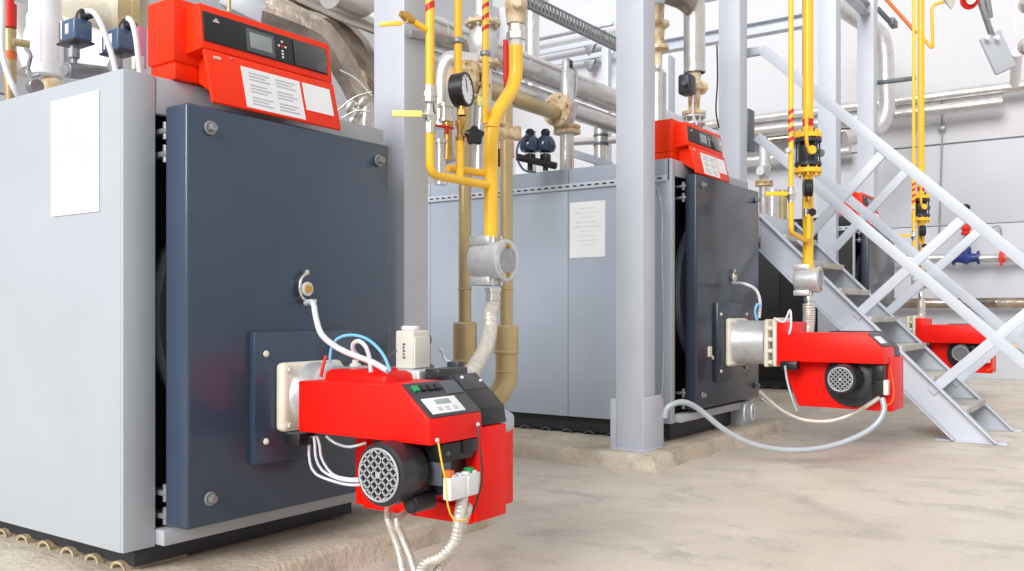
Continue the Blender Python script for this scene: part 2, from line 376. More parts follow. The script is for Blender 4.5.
# ---------------------------------------------------------------- boiler control panels
def control_panel(label):
    t = thing('boiler_control_panel', label, 'control panel', (2.3, 2.85, 1.82), 'red control panels on top of the boilers')
    b = NB(); box(b, (1.934, 2.826, 1.882), (2.66, 2.985, 2.11), .01); box(b, (1.945, 2.832, 1.822), (2.65, 2.98, 1.885), .006); obj('rear_housing', b, 'red', t)
    b = NB(); prism(b, [(2.83, 2.085), (2.748, 2.085), (2.728, 1.925), (2.83, 1.915)], 'X', 1.984, 2.6, .004); f = obj('fascia', b, 'red', t)
    b = NB(); prism(b, [(2.7385, 2.058), (2.7265, 1.952), (2.735, 1.95), (2.75, 2.06)], 'X', 1.992, 2.575, .002); k = obj('display_strip', b, 'blackp', f)
    def on(x, z, dz=0): # point on the sloped strip
        s = (z-1.952)/(2.058-1.952); return Vector((x, 2.7265+.012*s-dz, z))
    def patch(x0, x1, z0, z1, d, m, nm, par):
        b = NB(); pts = []
        prism(b, [(on(0, z0).y-d, z0), (on(0, z1).y-d, z1), (on(0, z1).y+.002, z1), (on(0, z0).y+.002, z0)], 'X', x0, x1, .0008); return obj(nm, b, m, par)
    s = patch(2.175, 2.305, 1.957, 2.043, .003, 'dkgrey', 'screen_frame', k); patch(2.19, 2.29, 1.972, 2.03, .005, 'screen', 'screen', k)
    for dx, dz in ((0, .03), (0, .012), (0, -.006), (0, -.03), (-.016, .012), (.016, .012), (0, -.018)):
        b = NB(); c = on(2.342+dx, 2.0+dz, .001); cyl(b, c, c+YM*.003, .0045, 10); obj('button', b, 'white' if dz != .012 or dx else 'red', k)
    patch(2.40, 2.568, 1.955, 2.054, .004, 'glass', 'fuse_cover', k)
    b = NB(); c = on(2.045, 2.03, .001); box(b, c+Vector((-.012, -.002, -.003)), c+Vector((.012, .001, .003))); box(b, c+Vector((-.005, -.002, .004)), c+Vector((.005, .001, .01))); obj('badge', b, 'ink', k)
    # lower flap leaning outward at its foot
    b = NB(); prism(b, [(2.716, 1.918), (2.668, 1.727), (2.682, 1.724), (2.734, 1.918)], 'X', 1.984, 2.592, .003); prism(b, [(2.725, 1.915), (2.685, 1.74), (2.826, 1.825), (2.826, 1.915)], 'X', 2.04, 2.54); fl = obj('front_flap', b, 'red', t)
    def of(z): return 2.668+(z-1.727)/(1.918-1.727)*.048
    for x0, x1, z0, z1 in ((2.13, 2.405, 1.735, 1.888), (2.42, 2.562, 1.778, 1.888)):
        b = NB(); prism(b, [(of(z0)-.002, z0), (of(z1)-.002, z1), (of(z1)+.001, z1), (of(z0)+.001, z0)], 'X', x0, x1); g = obj('instruction_label', b, 'paper', fl)
        if x1-x0 > .2:
            b = NB()
            for c in range(2):
                for r in range(3):
                    xa = x0+.028+c*.125; za = z1-.02-r*.046
                    for i in range(3):
                        zz = za-i*.012; yy = of(zz)-.0028; box(b, (xa, yy, zz-.003), (xa+.095-.02*((i+r) % 2), yy+.0008, zz+.003))
            obj('print', b, 'ink2', fl)
    b = NB(); z = 1.895; box(b, (2.015, of(z)-.003, z-.005), (2.045, of(z), z+.004)); obj('badge', b, 'cream', fl)
    for x in (2.09, 2.3, 2.5):
        b = NB(); c = Vector((x, of(1.905), 1.905)); cyl(b, c, c+YM*.004, .004, 10); obj('screw', b, 'galv', fl)
    return t
K1 = control_panel('red control panel with grey screen on top of the nearest boiler')
dup(K1, (3.885, -.075, .232), 'red control panel above the middle boiler door, between two grey columns')
dup(K1, (8.485, -.075, .232), 'red control panel on the farthest boiler, seen through the stair railing')

# ---------------------------------------------------------------- near burner
G = 'red burners bolted to the boiler doors'
W = thing('burner', 'red burner with digital display on the nearest boiler, motor grille facing left', 'burner', (2.38, 2.1, .3))
b = NB(); box(b, (2.237, 2.6, .558), (2.54, 2.652, .812), .02, seg=3)
for x in (2.262, 2.515):
    for z in (.583, .787): bolt(b, (x, 2.6, z), YM, .009)
obj('mounting_flange', b, 'cream', W)
b = NB(); lathe(b, (2.388, 2.6, .685), YM, [(0, .125), (.01, .12), (.07, .118), (.075, .126), (.09, .126), (.095, .115), (.18, .112), (.2, .12), (.25, .12)], 40); obj('blast_tube', b, 'alu', W)
b = NB(); cz = .685
sweep(b, [Vector((2.388+.122*cos(a), 2.525, cz+.122*sin(a))) for a in [pi*.5+i*pi/12 for i in range(13)]], .003, 6)
obj('clamp_band', b, 'galv', W)
b = NB(); box(b, (2.27, 2.12, .6), (2.42, 2.44, .795), .03, seg=3); box(b, (2.31, 2.16, .78), (2.37, 2.25, .806), .008); obj('fan_casing', b, 'redb', W)
b = NB(); cyl(b, (2.38, 2.38, .785), (2.38, 2.38, .812), .02, 16, ch=.003); cyl(b, (2.38, 2.38, .81), (2.38, 2.38, .825), .012, 6); obj('plug', b, 'white', W)
cov = NB(); prism(cov, [(2.447, .582), (2.447, .758), (1.968, .763), (1.85, .662), (1.846, .582)], 'X', 2.17, 2.44, .005); cov = obj('cover', cov, 'redb', W)
for p_ in ((2.2, 1.845, .597), (2.41, 1.845, .625)):
    b = NB(); cyl(b, p_, Vector(p_)+YM*.006, .007, 12, ch=.001); obj('screw', b, 'white', cov)
# sloped operating panel
def sl(x, s, d=0):  # s: 0 at the top edge, 1 at the lower edge of the slope
    n = Vector((0, -.101, .118)).normalized(); n = Vector((0, -.65, .76))
    return Vector((x, 1.968-.118*s, .763-.101*s)) + n*d
def slab_on(x0, x1, s0, s1, d, nm, m, par, bev=.001, d0=-.004):
    b = NB(); A = [sl(0, s0, d), sl(0, s1, d), sl(0, s1, d0), sl(0, s0, d0)]
    prism(b, [(p.y, p.z) for p in A], 'X', x0, x1, bev); return obj(nm, b, m, par)
pan = slab_on(2.178, 2.437, -.02, .97, .005, 'operating_panel', 'gpanel', W)
for i in range(4): slab_on(2.2+i*.036, 2.2+i*.036+.027, .09, .24, .012, 'rocker_switch', 'green' if i == 0 else 'blackp', pan)
slab_on(2.345, 2.43, .02, .4, .008, 'service_flap', 'dkgrey', pan)
dsp = slab_on(2.2, 2.365, .46, .9, .0075, 'display', 'paper', pan)
slab_on(2.25, 2.325, .52, .66, .0085, 'readout', 'lcd', dsp)
for i in range(3): slab_on(2.235+i*.038, 2.26+i*.038, .72, .84, .0085, 'key', 'ink2', dsp)
b = NB(); prism(b, [(2.05, .62), (2.05, .775), (1.99, .782), (1.866, .675), (1.855, .615)], 'X', 2.443, 2.592, .004); eb = obj('end_box', b, 'blackp', W)
b = NB(); prism(b, [(1.985, .780), (1.93, .7335), (1.935, .723), (1.99, .770)], 'X', 2.462, 2.585, .002); obj('flap', b, 'gpanel', eb)
b = NB(); cyl(b, (2.465, 1.955, .772), (2.465, 1.951, .776), .006, 10); cyl(b, (2.55, 1.94, .757), (2.55, 1.936, .761), .005, 10); obj('screw', b, 'white', eb)
b = NB(); box(b, (2.42, 1.85, .295), (2.585, 2.3, .612), .008); prism(b, [(2.42, .29), (2.42, .6), (2.36, .6), (2.36, .345), (2.3, .29)], 'X', 2.42, 2.6, .004)
prism(b, [(1.87, .29), (1.87, .34), (2.36, .38), (2.36, .286)], 'X', 2.40, 2.43, .003)
obj('fan_housing', b, 'redb', W)
b = NB(); box(b, (2.585, 1.97, .283), (2.80, 2.3, .62), .01); obj('air_box', b, 'redb', W)
b = NB(); prism(b, [(1.92, .625), (1.92, .57), (1.98, .54), (2.12, .54), (2.12, .65), (2.0, .66)], 'X', 2.61, 2.74, .015); obj('intake_cowl', b, 'greyhose', W)
# motor
mc = Vector((2.1, 1.995, .487))
b = NB(); lathe(b, mc, (1, 0, 0), [(0, .094), (.006, .1), (.05, .102), (.12, .1), (.135, .088), (.15, .06), (.32, .055)], 48)
for i in range(20):
    pass
mo = obj('motor', b, 'motor', W)
def grille(c, r, par, half=8):
    b = NB(); d = 2*r/half/1.0
    k = r*.82; n = 5
    for s in (1, -1):
        for i in range(-n, n+1):
            o_ = i*k*2/(n*1.45)
            if abs(o_) >= k: continue
            h = sqrt(k*k-o_*o_); u = Vector((0, 1, s)).normalized(); w = Vector((0, -s, 1)).normalized()
            a = c+Vector((-.004, 0, 0))+w*o_-u*h; e = c+Vector((-.004, 0, 0))+w*o_+u*h
            bar(b, a, e, .0055*r/.1, .005*r/.1, bev=0)
    sweep(b, [c+Vector((-.004, k*cos(a), k*sin(a))) for a in [2*pi*i/40 for i in range(41)]], .004*r/.1, 8)
    cyl(b, c+Vector((-.008, 0, 0)), c+Vector((0, 0, 0)), .01*r/.1, 16)
    obj('grille', b, 'grille', par)
    b = NB(); cyl(b, c+Vector((-.0015, 0, 0)), c+Vector((.004, 0, 0)), k, 40); obj('grille_recess', b, 'black', par)
grille(mc, .1, mo)
b = NB(); box(b, (2.2, 1.96, .56), (2.4, 2.12, .6), .006); box(b, (2.28, 1.9, .40), (2.44, 2.2, .58), .01); obj('gearing', b, 'blackp', W)
b = NB(); cyl(b, AY(416, 503, 1.93)+Vector((-.03, 0, 0)), AY(416, 503, 1.93)+Vector((.07, 0, 0)), .03, 28, ch=.004); ca = obj('capacitor', b, 'blackp', W)
b = NB(); c = AY(416, 503, 1.93)+Vector((-.03, 0, 0)); lathe(b, c, XM, [(0, .02), (.002, .02), (.003, .012), (.004, .012)], 20); obj('end_cap', b, 'motor', ca)
for (xa, ya, za), (xb, yb_, zb) in (((2.25, 1.865, .44), (2.3, 1.93, .57)),):
    b = NB(); box(b, (xa, ya, za), (xb, yb_, zb), .006); bolt(b, (xa+.02, ya, .545), YM, .009); obj('bracket', b, 'dkgrey', W)
b = NB(); p0 = AY(449, 446, 1.86); p1 = AY(487, 472, 1.86); box(b, (2.245, 1.858, .515), (2.42, 1.94, .578), .008); box(b, (2.345, 1.85, .535), (2.42, 1.9, .58), .006); obj('ignition_box', b, 'blackp', W)
b = NB(); box(b, (2.235, 1.815, .402), (2.39, 1.85, .475), .006); box(b, (2.32, 1.812, .41), (2.327, 1.82, .47), .002)
for i in range(4): box(b, (2.25+i*.035, 1.818, .474), (2.268+i*.035, 1.842, .482), .002)
cb = obj('connector_block', b, 'white', W)
b = NB(); box(b, (2.238, 1.822, .47), (2.262, 1.85, .497), .004); obj('orange_plug', b, 'orange', cb)
b = NB(); box(b, (2.34, 1.822, .47), (2.365, 1.85, .492), .004); obj('green_plug', b, 'green', cb)
b = NB(); box(b, AY(299, 447, 2.42), AY(311, 433, 2.42)+Vector((.02, .08, 0)), .006); obj('gland_box', b, 'blackp', W)
b = NB(); sweep(b, smoothpath([(2.41, 1.838, .62), (2.4, 1.828, .56), (2.395, 1.815, .5), (2.39, 1.81, .45), (2.375, 1.82, .38), (2.36, 1.83, .34)]), .0035, 8); obj('black_lead', b, 'blackp', W)
b = NB(); sweep(b, smoothpath([(2.2, 1.838, .59), (2.195, 1.82, .53), (2.205, 1.81, .46), (2.2, 1.8, .4), (2.22, 1.79, .35), (2.27, 1.78, .345)]), .003, 8); obj('earth_lead', b, 'yellow', W)
# tubes over the burner
def tube(nm, pts, r, m, label, cat='hose', rib=None, group=None, n=12, step=.02):
    b = NB(); sweep(b, smoothpath(pts, step), ribbed(r, *rib) if rib else r, n); return single(nm, b, m, label, cat, group)
sg = AY(306, 303, 2.65)
tube('air_tube', [sg, AD(313, 303, 3.3), AD(316, 318, 3.25), AD(322, 335, 3.2), AD(338, 348, 3.18), AD(356, 356, 3.15), AD(372, 362, 3.1), AD(388, 371, 3.05)], .0105, 'hose', 'translucent tube from brass sight glass down to the nearest burner', 'tube')
tube('air_tube', [AD(330, 362, 3.2), AD(331, 350, 3.2), AD(337, 339, 3.2), AD(350, 335, 3.18), AD(365, 338, 3.15), AD(378, 348, 3.1), AD(386, 360, 3.05), AD(390, 372, 3.02)], .0055, 'cyan', 'pale blue tube looping over the nearest burner', 'tube')
tube('air_tube', [AD(371, 372, 3.1), AD(370, 360, 3.1), AD(366, 347, 3.1), AD(359, 341, 3.12), AD(353, 344, 3.14), AD(354, 352, 3.16), AD(362, 358, 3.2), AD(370, 364, 3.22)], .0075, 'hose', 'short white looped tube standing on the nearest burner cover', 'tube')
tube('ignition_lead', [AD(321, 377, 3.15), AD(323, 366, 3.15), AD(326, 356, 3.16)], .006, 'red_mark', 'short red lead beside the cream flange of the nearest burner', 'cable')
tube('ignition_lead', [AD(382, 363, 3.1), AD(389, 357, 3.08), AD(396, 351, 3.05)], .004, 'dkgrey', 'short dark lead in front of the ivory gas actuator', 'cable')
for i, (sx, sy) in enumerate(((0, 0), (5, -2), (-6, 4))):
    tube('burner_cable', [AD(314+sx*.6, 436, 3.2), AD(315+sx, 446, 3.2), AD(316+sx, 458+sy, 3.2), AD(322+sx, 470+sy, 3.2), AD(336, 478+sy, 3.15), AD(352, 481+sy, 3.1), AD(368, 480+sy, 3.1)], .005, 'hose', 'thin grey cable sagging under the nearest burner cover', 'cable', group='cables under the near burner')
tube('burner_cable', [AD(326, 436, 3.1), AD(335, 443, 3.1), AD(350, 447, 3.05), AD(366, 443, 3.05)], .005, 'greyhose', 'single cable tucked right below the near red burner cover', 'cable')
# conduits dropping out of the near burner
tube('flexible_conduit', [(2.325, 1.84, .395), AD(459, 520, 2.9), AD(455, 540, 2.9), AD(442, 556, 2.88), AD(420, 573, 2.85), (1.95, 1.7, .03), (1.9, 2.0, .02)], .0185, 'braid', 'thick ribbed conduit dropping from white connector block of the nearest burner', 'conduit', rib=(.014, .07), n=14, step=.0028)
tube('flexible_conduit', [(2.36, 1.845, .36), AD(467, 512, 2.95), AD(460, 530, 2.95), AD(450, 553, 2.92), AD(437, 576, 2.9), (2.1, 1.72, .03), (2.0, 2.1, .02)], .0145, 'braid', 'thinner ribbed conduit right of the thick one under the nearest burner', 'conduit', rib=(.014, .07), n=14, step=.0028)
tube('flexible_conduit', [(2.36, 2.2, .31), AD(388, 520, 3.1), AD(394, 536, 3.1), AD(400, 556, 3.08), AD(405, 580, 3.05), (2.3, 2.0, .03), (2.3, 2.3, .02)], .0125, 'braid', 'left of two smooth grey conduits hanging behind the near motor', 'conduit')
tube('flexible_conduit', [(2.40, 2.12, .31), AD(397, 520, 3.1), AD(401, 534, 3.1), AD(410, 556, 3.08), AD(420, 580, 3.05), (2.4, 1.95, .03), (2.4, 2.3, .02)], .0125, 'braid', 'right of two smooth grey conduits hanging behind the near motor', 'conduit')

# gas valve with ivory actuator behind the near burner
V = thing('gas_valve', 'ivory gas valve actuator box with round cap, standing behind the nearest burner', 'valve', (2.72, 2.4, .7))
a = AY(388, 331, 2.42)
b = NB(); box(b, (2.685, 2.37, .775), (2.785, 2.465, .925), .008, seg=3); box(b, (2.69, 2.364, .78), (2.78, 2.372, .9), .002); ac = obj('actuator_box', b, 'ivory', V)
b = NB(); cyl(b, (2.725, 2.42, .925), (2.725, 2.42, .943), .036, 32, ch=.004); obj('cap', b, 'white', ac)
b = NB()
for i in range(5): box(b, (2.6835, 2.412+.003*(i % 2), .815+i*.013), (2.6855, 2.424, .823+i*.013), 0)
obj('lettering', b, 'dkgrey', ac)
b = NB(); box(b, (2.785, 2.38, .79), (2.803, 2.45, .905), .004); box(b, (2.80, 2.385, .87), (2.815, 2.42, .9), .004); obj('side_cover', b, 'blackp', V)
b = NB(); box(b, (2.64, 2.3, .70), (2.82, 2.56, .775), .01); cyl(b, (2.5, 2.42, .72), (3.0, 2.42, .72), .045, 24); cyl(b, (2.82, 2.42, .72), (2.84, 2.42, .72), .075, 28, ch=.003); obj('valve_body', b, 'alu', V)
b = NB(); box(b, (2.66, 2.22, .735), (2.84, 2.29, .782), .006); box(b, (2.84, 2.27, .76), (2.88, 2.33, .80), .006); obj('terminal_box', b, 'gpanel', V)
tube('signal_cable', [(2.87, 2.33, .79), AD(444, 358, 3.75), AD(443, 351, 3.75), AD(439, 349, 3.75)], .006, 'hose', 'short white cable loop behind the ivory actuator box', 'cable')

# ---------------------------------------------------------------- far burners (long cover, round fan plate)
def far_burner():
    t = thing('burner', 'red burner with round black fan plate on the middle boiler, in front of stairs', 'burner', (6.5, 1.85, .33))
    c = Vector((6.49, 0, .775))
    b = NB(); box(b, (6.32, 2.53, .60), (6.66, 2.572, .95), .02, seg=3)
    for x in (6.345, 6.635):
        for z in (.625, .925): bolt(b, (x, 2.53, z), YM, .011)
    obj('mounting_flange', b, 'cream', t)
    b = NB(); lathe(b, (6.49, 2.53, .775), YM, [(0, .165), (.02, .16), (.235, .158), (.24, .168)], 44); obj('blast_tube', b, 'alu', t)
    b = NB(); box(b, (6.33, 2.255, .605), (6.65, 2.29, .945), .02); box(b, (6.32, 2.19, .61), (6.66, 2.225, .955), .02)
    for z in (.64, .72, .8, .88): cyl(b, (6.34, 2.225, z), (6.34, 2.255, z), .016, 12)
    obj('hinge_flange', b, 'cream', t)
    b = NB(); box(b, (6.32, 2.08, .62), (6.66, 2.192, .925), .012); box(b, (6.305, 2.1, .84), (6.33, 2.14, .86), .005); bolt(b, (6.32, 2.15, .83), XM, .012); obj('hinge_housing', b, 'redb', t)
    b = NB(); box(b, (6.27, 2.03, .595), (6.34, 2.15, .655), .008); obj('cable_gland_box', b, 'blackp', t)
    cov = NB(); prism(cov, [(2.14, .655), (2.14, .853), (1.57, .857), (1.46, .75), (1.455, .655)], 'X', 6.27, 6.56, .006); cov = obj('cover', cov, 'redb', t)
    b = NB(); prism(b, [(1.56, .86), (1.47, .772), (1.475, .765), (1.565, .852)], 'X', 6.285, 6.55, .002); pn = obj('operating_panel', b, 'gpanel', cov)
    b = NB(); prism(b, [(1.53, .834), (1.485, .79), (1.49, .785), (1.535, .829)], 'X', 6.31, 6.47, .001); obj('display', b, 'paper', pn)
    b = NB(); prism(b, [(1.9, .7), (1.9, .862), (1.58, .864), (1.47, .755), (1.46, .69)], 'X', 6.565, 6.74, .005); obj('end_box', b, 'blackp', t)
    b = NB(); prism(b, [(2.17, .66), (2.17, .58), (2.07, .336), (1.44, .332), (1.44, .69), (1.9, .70)], 'X', 6.42, 6.74, .008); fh = obj('fan_housing', b, 'redb', t)
    m = Vector((6.42, 1.70, .535))
    b = NB(); lathe(b, m, XM, [(0, .185), (.012, .185), (.02, .178), (.022, .15), (.03, .14), (.035, .09)], 48)
    for i in range(6):
        a = i*pi/3+.3; bolt(b, m+Vector((-.012, .168*cos(a), .168*sin(a))), XM, .007)
    for i in range(12):
        a = i*pi/6; bar(b, m+Vector((-.025, .06*cos(a), .06*sin(a))), m+Vector((-.022, .15*cos(a), .15*sin(a))), .006, .01)
    obj('fan_plate', b, 'motor', t)
    mc = Vector((6.17, 1.71, .553)); b = NB(); lathe(b, mc, (1, 0, 0), [(0, .09), (.006, .096), (.06, .098), (.2, .095), (.24, .08)], 40)
    for i in range(16):
        a = 2*pi*i/16; bar(b, mc+Vector((.07, .096*cos(a), .096*sin(a))), mc+Vector((.2, .096*cos(a), .096*sin(a))), .005, .012)
    mo = obj('motor', b, 'motor', t); grille(mc, .096, mo)
    b = NB(); box(b, (6.33, 1.475, .44), (6.42, 1.55, .64), .008); box(b, (6.31, 1.47, .55), (6.42, 1.535, .65), .008); obj('switch_box', b, 'blackp', t)
    b = NB(); box(b, (6.31, 1.445, .45), (6.36, 1.475, .55), .006); obj('connector_block', b, 'ivory', t)
    b = NB(); sweep(b, smoothpath([(6.36, 1.44, .63), (6.35, 1.425, .55), (6.36, 1.42, .46), (6.33, 1.43, .4), (6.31, 1.48, .37)]), .004, 8); obj('earth_lead', b, 'orange', t)
    return t
F2 = far_burner()
dup(F2, (4.6, .02, 0), 'distant red burner on the farthest boiler, seen through the lower stair steps')
tube('air_tube', [AY(733, 283, 2.54), AD(745, 284, 6.4), AD(756, 290, 6.4), AD(760, 302, 6.4), AD(759, 318, 6.4)], .011, 'hose', 'white tube from the middle boiler sight glass to its burner', 'tube')
tube('air_tube', [AD(757, 320, 6.35), AD(755, 312, 6.35), AD(757, 304, 6.35), AD(761, 306, 6.35)], .009, 'cyan', 'short pale blue tube above the middle burner flange', 'tube')
tube('signal_cable', [AD(774, 318, 6.4), AD(784, 322, 6.4), AD(790, 310, 6.4), AD(791, 326, 6.35), AD(789, 334, 6.3)], .008, 'hose', 'white cable loop standing above the middle burner housing', 'cable')
tube('signal_cable', [AD(785, 366, 6.3), AD(787, 380, 6.25), AD(792, 398, 6.2), AD(797, 411, 6.2)], .008, 'greyhose', 'thin grey cable hanging in front of the middle red burner housing', 'cable')
tube('power_cable', [AD(664.5, 418, 5.93), AD(667, 408, 5.93), AD(676, 403, 5.93), AD(686, 402.5, 5.95), AD(700, 410, 6), AD(722, 428, 6), AD(745, 441, 6), AD(770, 448, 6), AD(800, 450, 6), AD(830, 446, 6), AD(858, 436, 6), AD(876, 424, 6), AD(884, 410, 6), AD(882, 398, 6.02)], .019, 'greyhose', 'thick grey cable arching from column base across to the middle burner', 'cable')
tube('power_cable', [AD(760, 392, 6.6), AD(770, 401, 6.5), AD(785, 412, 6.4), AD(805, 420, 6.3), AD(830, 421, 6.25), AD(852, 414, 6.2), AD(868, 405, 6.1), AD(880, 397, 6.05)], .015, 'braid', 'pale braided conduit sagging under the middle burner, upper of two', 'cable')
tube('power_cable', [AD(762, 398, 6.6), AD(775, 408, 6.55), AD(793, 416, 6.5), AD(815, 420, 6.5), AD(838, 418, 6.45)], .01, 'greyhose', 'thin cable lying behind the pale braided conduit under the middle burner', 'cable')
tube('power_cable', [AD(657, 190, 6.05), AD(662, 210, 6.05), AD(662, 260, 6.05), AD(664, 330, 6.05), AD(662, 398, 6.05)], .0095, 'galv', 'upright grey cable along right edge of the gusseted column', 'cable')
for k in range(2):
    c = AD(743+7*k, 413-k, 6.35)
    b = NB(); sweep(b, [c+Vector((.03*cos(a)+.002*a, -.02+.001*a, .055*sin(a))) for a in [i*2*pi/24 for i in range(49)]], .008, 8)
    single('cable_coil', b, 'greyhose', 'grey coiled cable hanging below the middle boiler, %s coil' % ('left' if k == 0 else 'right'), 'cable')

# ---------------------------------------------------------------- steel columns
def column(x, y, z0, label, w=.17, dp=.19, gus=False, top=5.6):
    t = thing('steel_column', label, 'column', (x+w/2, y+dp/2, z0), 'light grey steel columns')
    b = NB(); box(b, (x, y, z0+.012), (x+w, y+dp, top), .006); obj('post', b, 'steel', t)
    b = NB(); box(b, (x-.03, y-.03, z0), (x+w+.05, y+dp+.03, z0+.014), .003); obj('base_plate', b, 'steel', t)
    if gus:
        b = NB(); box(b, (x-.02, y-.012, z0+.013), (x+w+.1, y-.001, .45), .002); obj('gusset', b, 'steel', t)
        b = NB(); box(b, (x-.01, y+dp-.005, z0+.013), (x+.002, y+dp+.035, .43), .002); obj('gusset', b, 'steel', t)
    return t
column(3.11, 2.8, .1, 'grey steel column right beside the nearest boiler, behind the gas pipes')
column(5.27, 2.695, .1, 'grey steel column with base gussets on corner of the middle plinth', .17, .2, True)
column(7.35, 2.86, 0, 'grey steel column rising behind the right end of the middle boiler')
column(10.22, 2.88, 0, 'grey steel column left of the farthest boiler, behind yellow gas pipe', .19, .2)
column(11.85, 2.88, 0, 'grey steel column beside the silver elbow duct, far side of stairs', .19, .2, top=5.05)
# back row columns seen between
q = AD(668, 300, 11); column(q.x, q.y, 0, 'slim back-row column seen left of the upright silver cladded pipe', .2, .2, top=4.1)
q = AD(608, 300, 12); column(q.x, q.y, 0, 'thin pale back-row column just left of the gusseted column', .1, .1, top=4.6)
column(9.9, 5.75+1.0, 0, 'back-row column behind the dark blue actuators, right of the swan-neck pipe', .2, .2, top=3.4)

def beam(nm, a, b_, w, h, m, label, cat='beam', gr=None):
    b = NB(); bar(b, a, b_, w, h)
    return single(nm, b, m, label, cat, gr)
def ibeam(a, b_, w, h, m, label):
    b = NB(); a = Vector(a); b_ = Vector(b_); t = .012
    bar(b, a+Z*(h/2-t/2), b_+Z*(h/2-t/2), w, t); bar(b, a-Z*(h/2-t/2), b_-Z*(h/2-t/2), w, t); bar(b, a, b_, t, h-t)
    return single('steel_beam', b, m, label, 'beam')
ibeam(AX(803, 21, 12.1), AX(640, 51, 12.1), .16, .17, 'steel', 'long grey beam crossing high behind the middle columns')
ibeam((10.3, 2.98, 4.02+.75), (11.85, 2.98, 4.02+.75), .12, .14, 'steel', 'short grey beam joining the two right-hand columns at the top')
beam('wall_rail', AX(527, 42, 14.9), AX(613, 24, 14.9), .05, .05, 'galv', 'topmost of three thin rails on the far wall')
beam('wall_rail', AX(530, 55, 14.9), AX(606, 40, 14.9), .06, .09, 'steel', 'middle of three thin rails on the far wall')
beam('wall_rail', AX(547, 65, 14.9), AX(614, 52, 14.9), .06, .09, 'steel', 'lowest of three thin rails on the far wall')
for py0, lab in ((45, 'upper'), (61, 'lower')):
    b = NB(); c = AX(590, py0, 14.9); prism(b, [(c.y-.12, c.z), (c.y+.12, c.z), (c.y+.02, c.z-.2), (c.y-.02, c.z-.2)], 'X', 14.86, 14.95, .003)
    single('rail_bracket', b, 'galv', '%s small triangular bracket under the thin rails on the far wall' % lab, 'bracket')
beam('wall_rail', AX(604, 30, 14.8), AX(604, 67, 14.8), .06, .06, 'galv', 'short dark upright strip beside the thin wall rail brackets')
# perforated cable tray along X
T = thing('cable_tray', 'dark perforated steel cable tray sloping across the top centre', 'cable tray', (5, 3.6, 3.3))
a = AY(520, -4, 3.6); e = AY(619, 43, 3.6)
b = NB(); 
for zz in (-.045, 0.045): bar(b, a+Vector((-1, 0, zz)), Vector((e.x+.4, 3.6, a.z+zz)), .012, .012)
bar(b, a+Vector((-1, .06, 0)), Vector((e.x+.4, 3.66, a.z)), .11, .006)
n = 60
for i in range(n):
    x = a.x-1+(e.x+1.4-a.x)*i/n; bar(b, Vector((x, 3.6, a.z-.045)), Vector((x, 3.6, a.z+.045)), .034, .006)
obj('tray', b, 'galv', T)
b = NB(); bar(b, a+Vector((-1, .03, -.02)), Vector((e.x+.4, 3.63, a.z-.02)), .03, .03); obj('cables', b, 'dkgrey', T)

# ---------------------------------------------------------------- stairs
S = thing('metal_staircase', 'grey steel staircase with crossed railing bars at the right', 'staircase', (8.2, 1.9, 0))
xn, xf = 7.73, 8.68
ytop = 2.82; yfoot = 1.0
def zs(y): return (y-.98)*1.0   # upper edge of the stringer
for x, s in ((xn, 1), (xf, -1)):
    b = NB(); th = .012; dd = .25
    P = [(.98, 0), (ytop, zs(ytop)), (ytop, zs(ytop)-dd*1.2), (.98+dd*1.2, 0)]
    prism(b, P, 'X', x, x+th)
    # flanges
    s = -1
    bar(b, Vector((x+s*.035, .985, .008)), Vector((x+s*.035, ytop, zs(ytop)-.0)), .08, .012)
    bar(b, Vector((x+s*.035, .98+dd*1.2, .012)), Vector((x+s*.035, ytop, zs(ytop)-dd*1.2)), .08, .012)
    obj('stringer', b, 'steel', S)
    b = NB(); box(b, (x-.03, .92, 0), (x+.1, 1.42, .01), .002); obj('foot_plate', b, 'steel', S)
for i in range(1, 8):
    z = .235*i; y = .98+z+.03
    b = NB(); box(b, (xn+.012, y-.05, z-.05+.02), (xf, y+.24, z+.02), .004); obj('tread', b, 'tread', S)
b = NB(); box(b, (xn, ytop, 1.76), (xf+.012, 3.7, 1.84), .004); obj('landing', b, 'tread', S)
b = NB(); box(b, (xn-.002, ytop-.01, 1.64), (xf+.014, ytop+.01, 1.85), .003); box(b, (xn-.01, ytop-.0, 1.64), (xn+.01, 3.7, 1.85), .003); obj('landing_beam', b, 'steel', S)
for x in (xn+.05, xf-.05):
    b = NB(); box(b, (x-.05, 3.55, 0), (x+.05, 3.65, 1.76), .004); obj('landing_post', b, 'steel', S)
def rl(y): return 1.367 + (y-.81)*.956
for x in (xn, xf):
    off = 0
    b = NB(); bar(b, (x, .45, rl(.45)), (x, 2.8, rl(2.8)), .06, .085); ye = 3.12 if x == xn else 2.98
    bar(b, (x, 2.79, rl(2.8)-.004), (x, ye, rl(2.8)-.004), .056, .07)
    if x == xn: bar(b, (x, ye-.03, rl(2.8)), (x, ye-.03, 1.84), .05, .05); obj('handrail', b, 'steel', S)
    b = NB(); m0 = AX(838, 205, xn); m1 = AX(994, 337, xn)
    sl_ = (m0.z-m1.z)/(m0.y-m1.y)
    def mr(y): return m1.z+(y-m1.y)*sl_
    bar(b, (x, .75, mr(.75)), (x, 2.85, mr(2.85)), .04, .08); obj('middle_rail', b, 'steel', S)
    if x == xn: pts = [((884, 152), (806, 238)), ((965, 217), (862, 311)), ((1040, 302), (938, 386))]
    for (u0, u1) in pts:
        A = AX(*u0, xn); B = AX(*u1, xn); B = B+(B-A).normalized()*.07; A.x = B.x = x
        b = NB(); bar(b, A, B, .036, .075); obj('brace', b, 'steel', S)
    b = NB(); bar(b, (x, .5, 0), (x, .5, rl(.5)), .05, .05); obj('newel_post', b, 'steel', S)

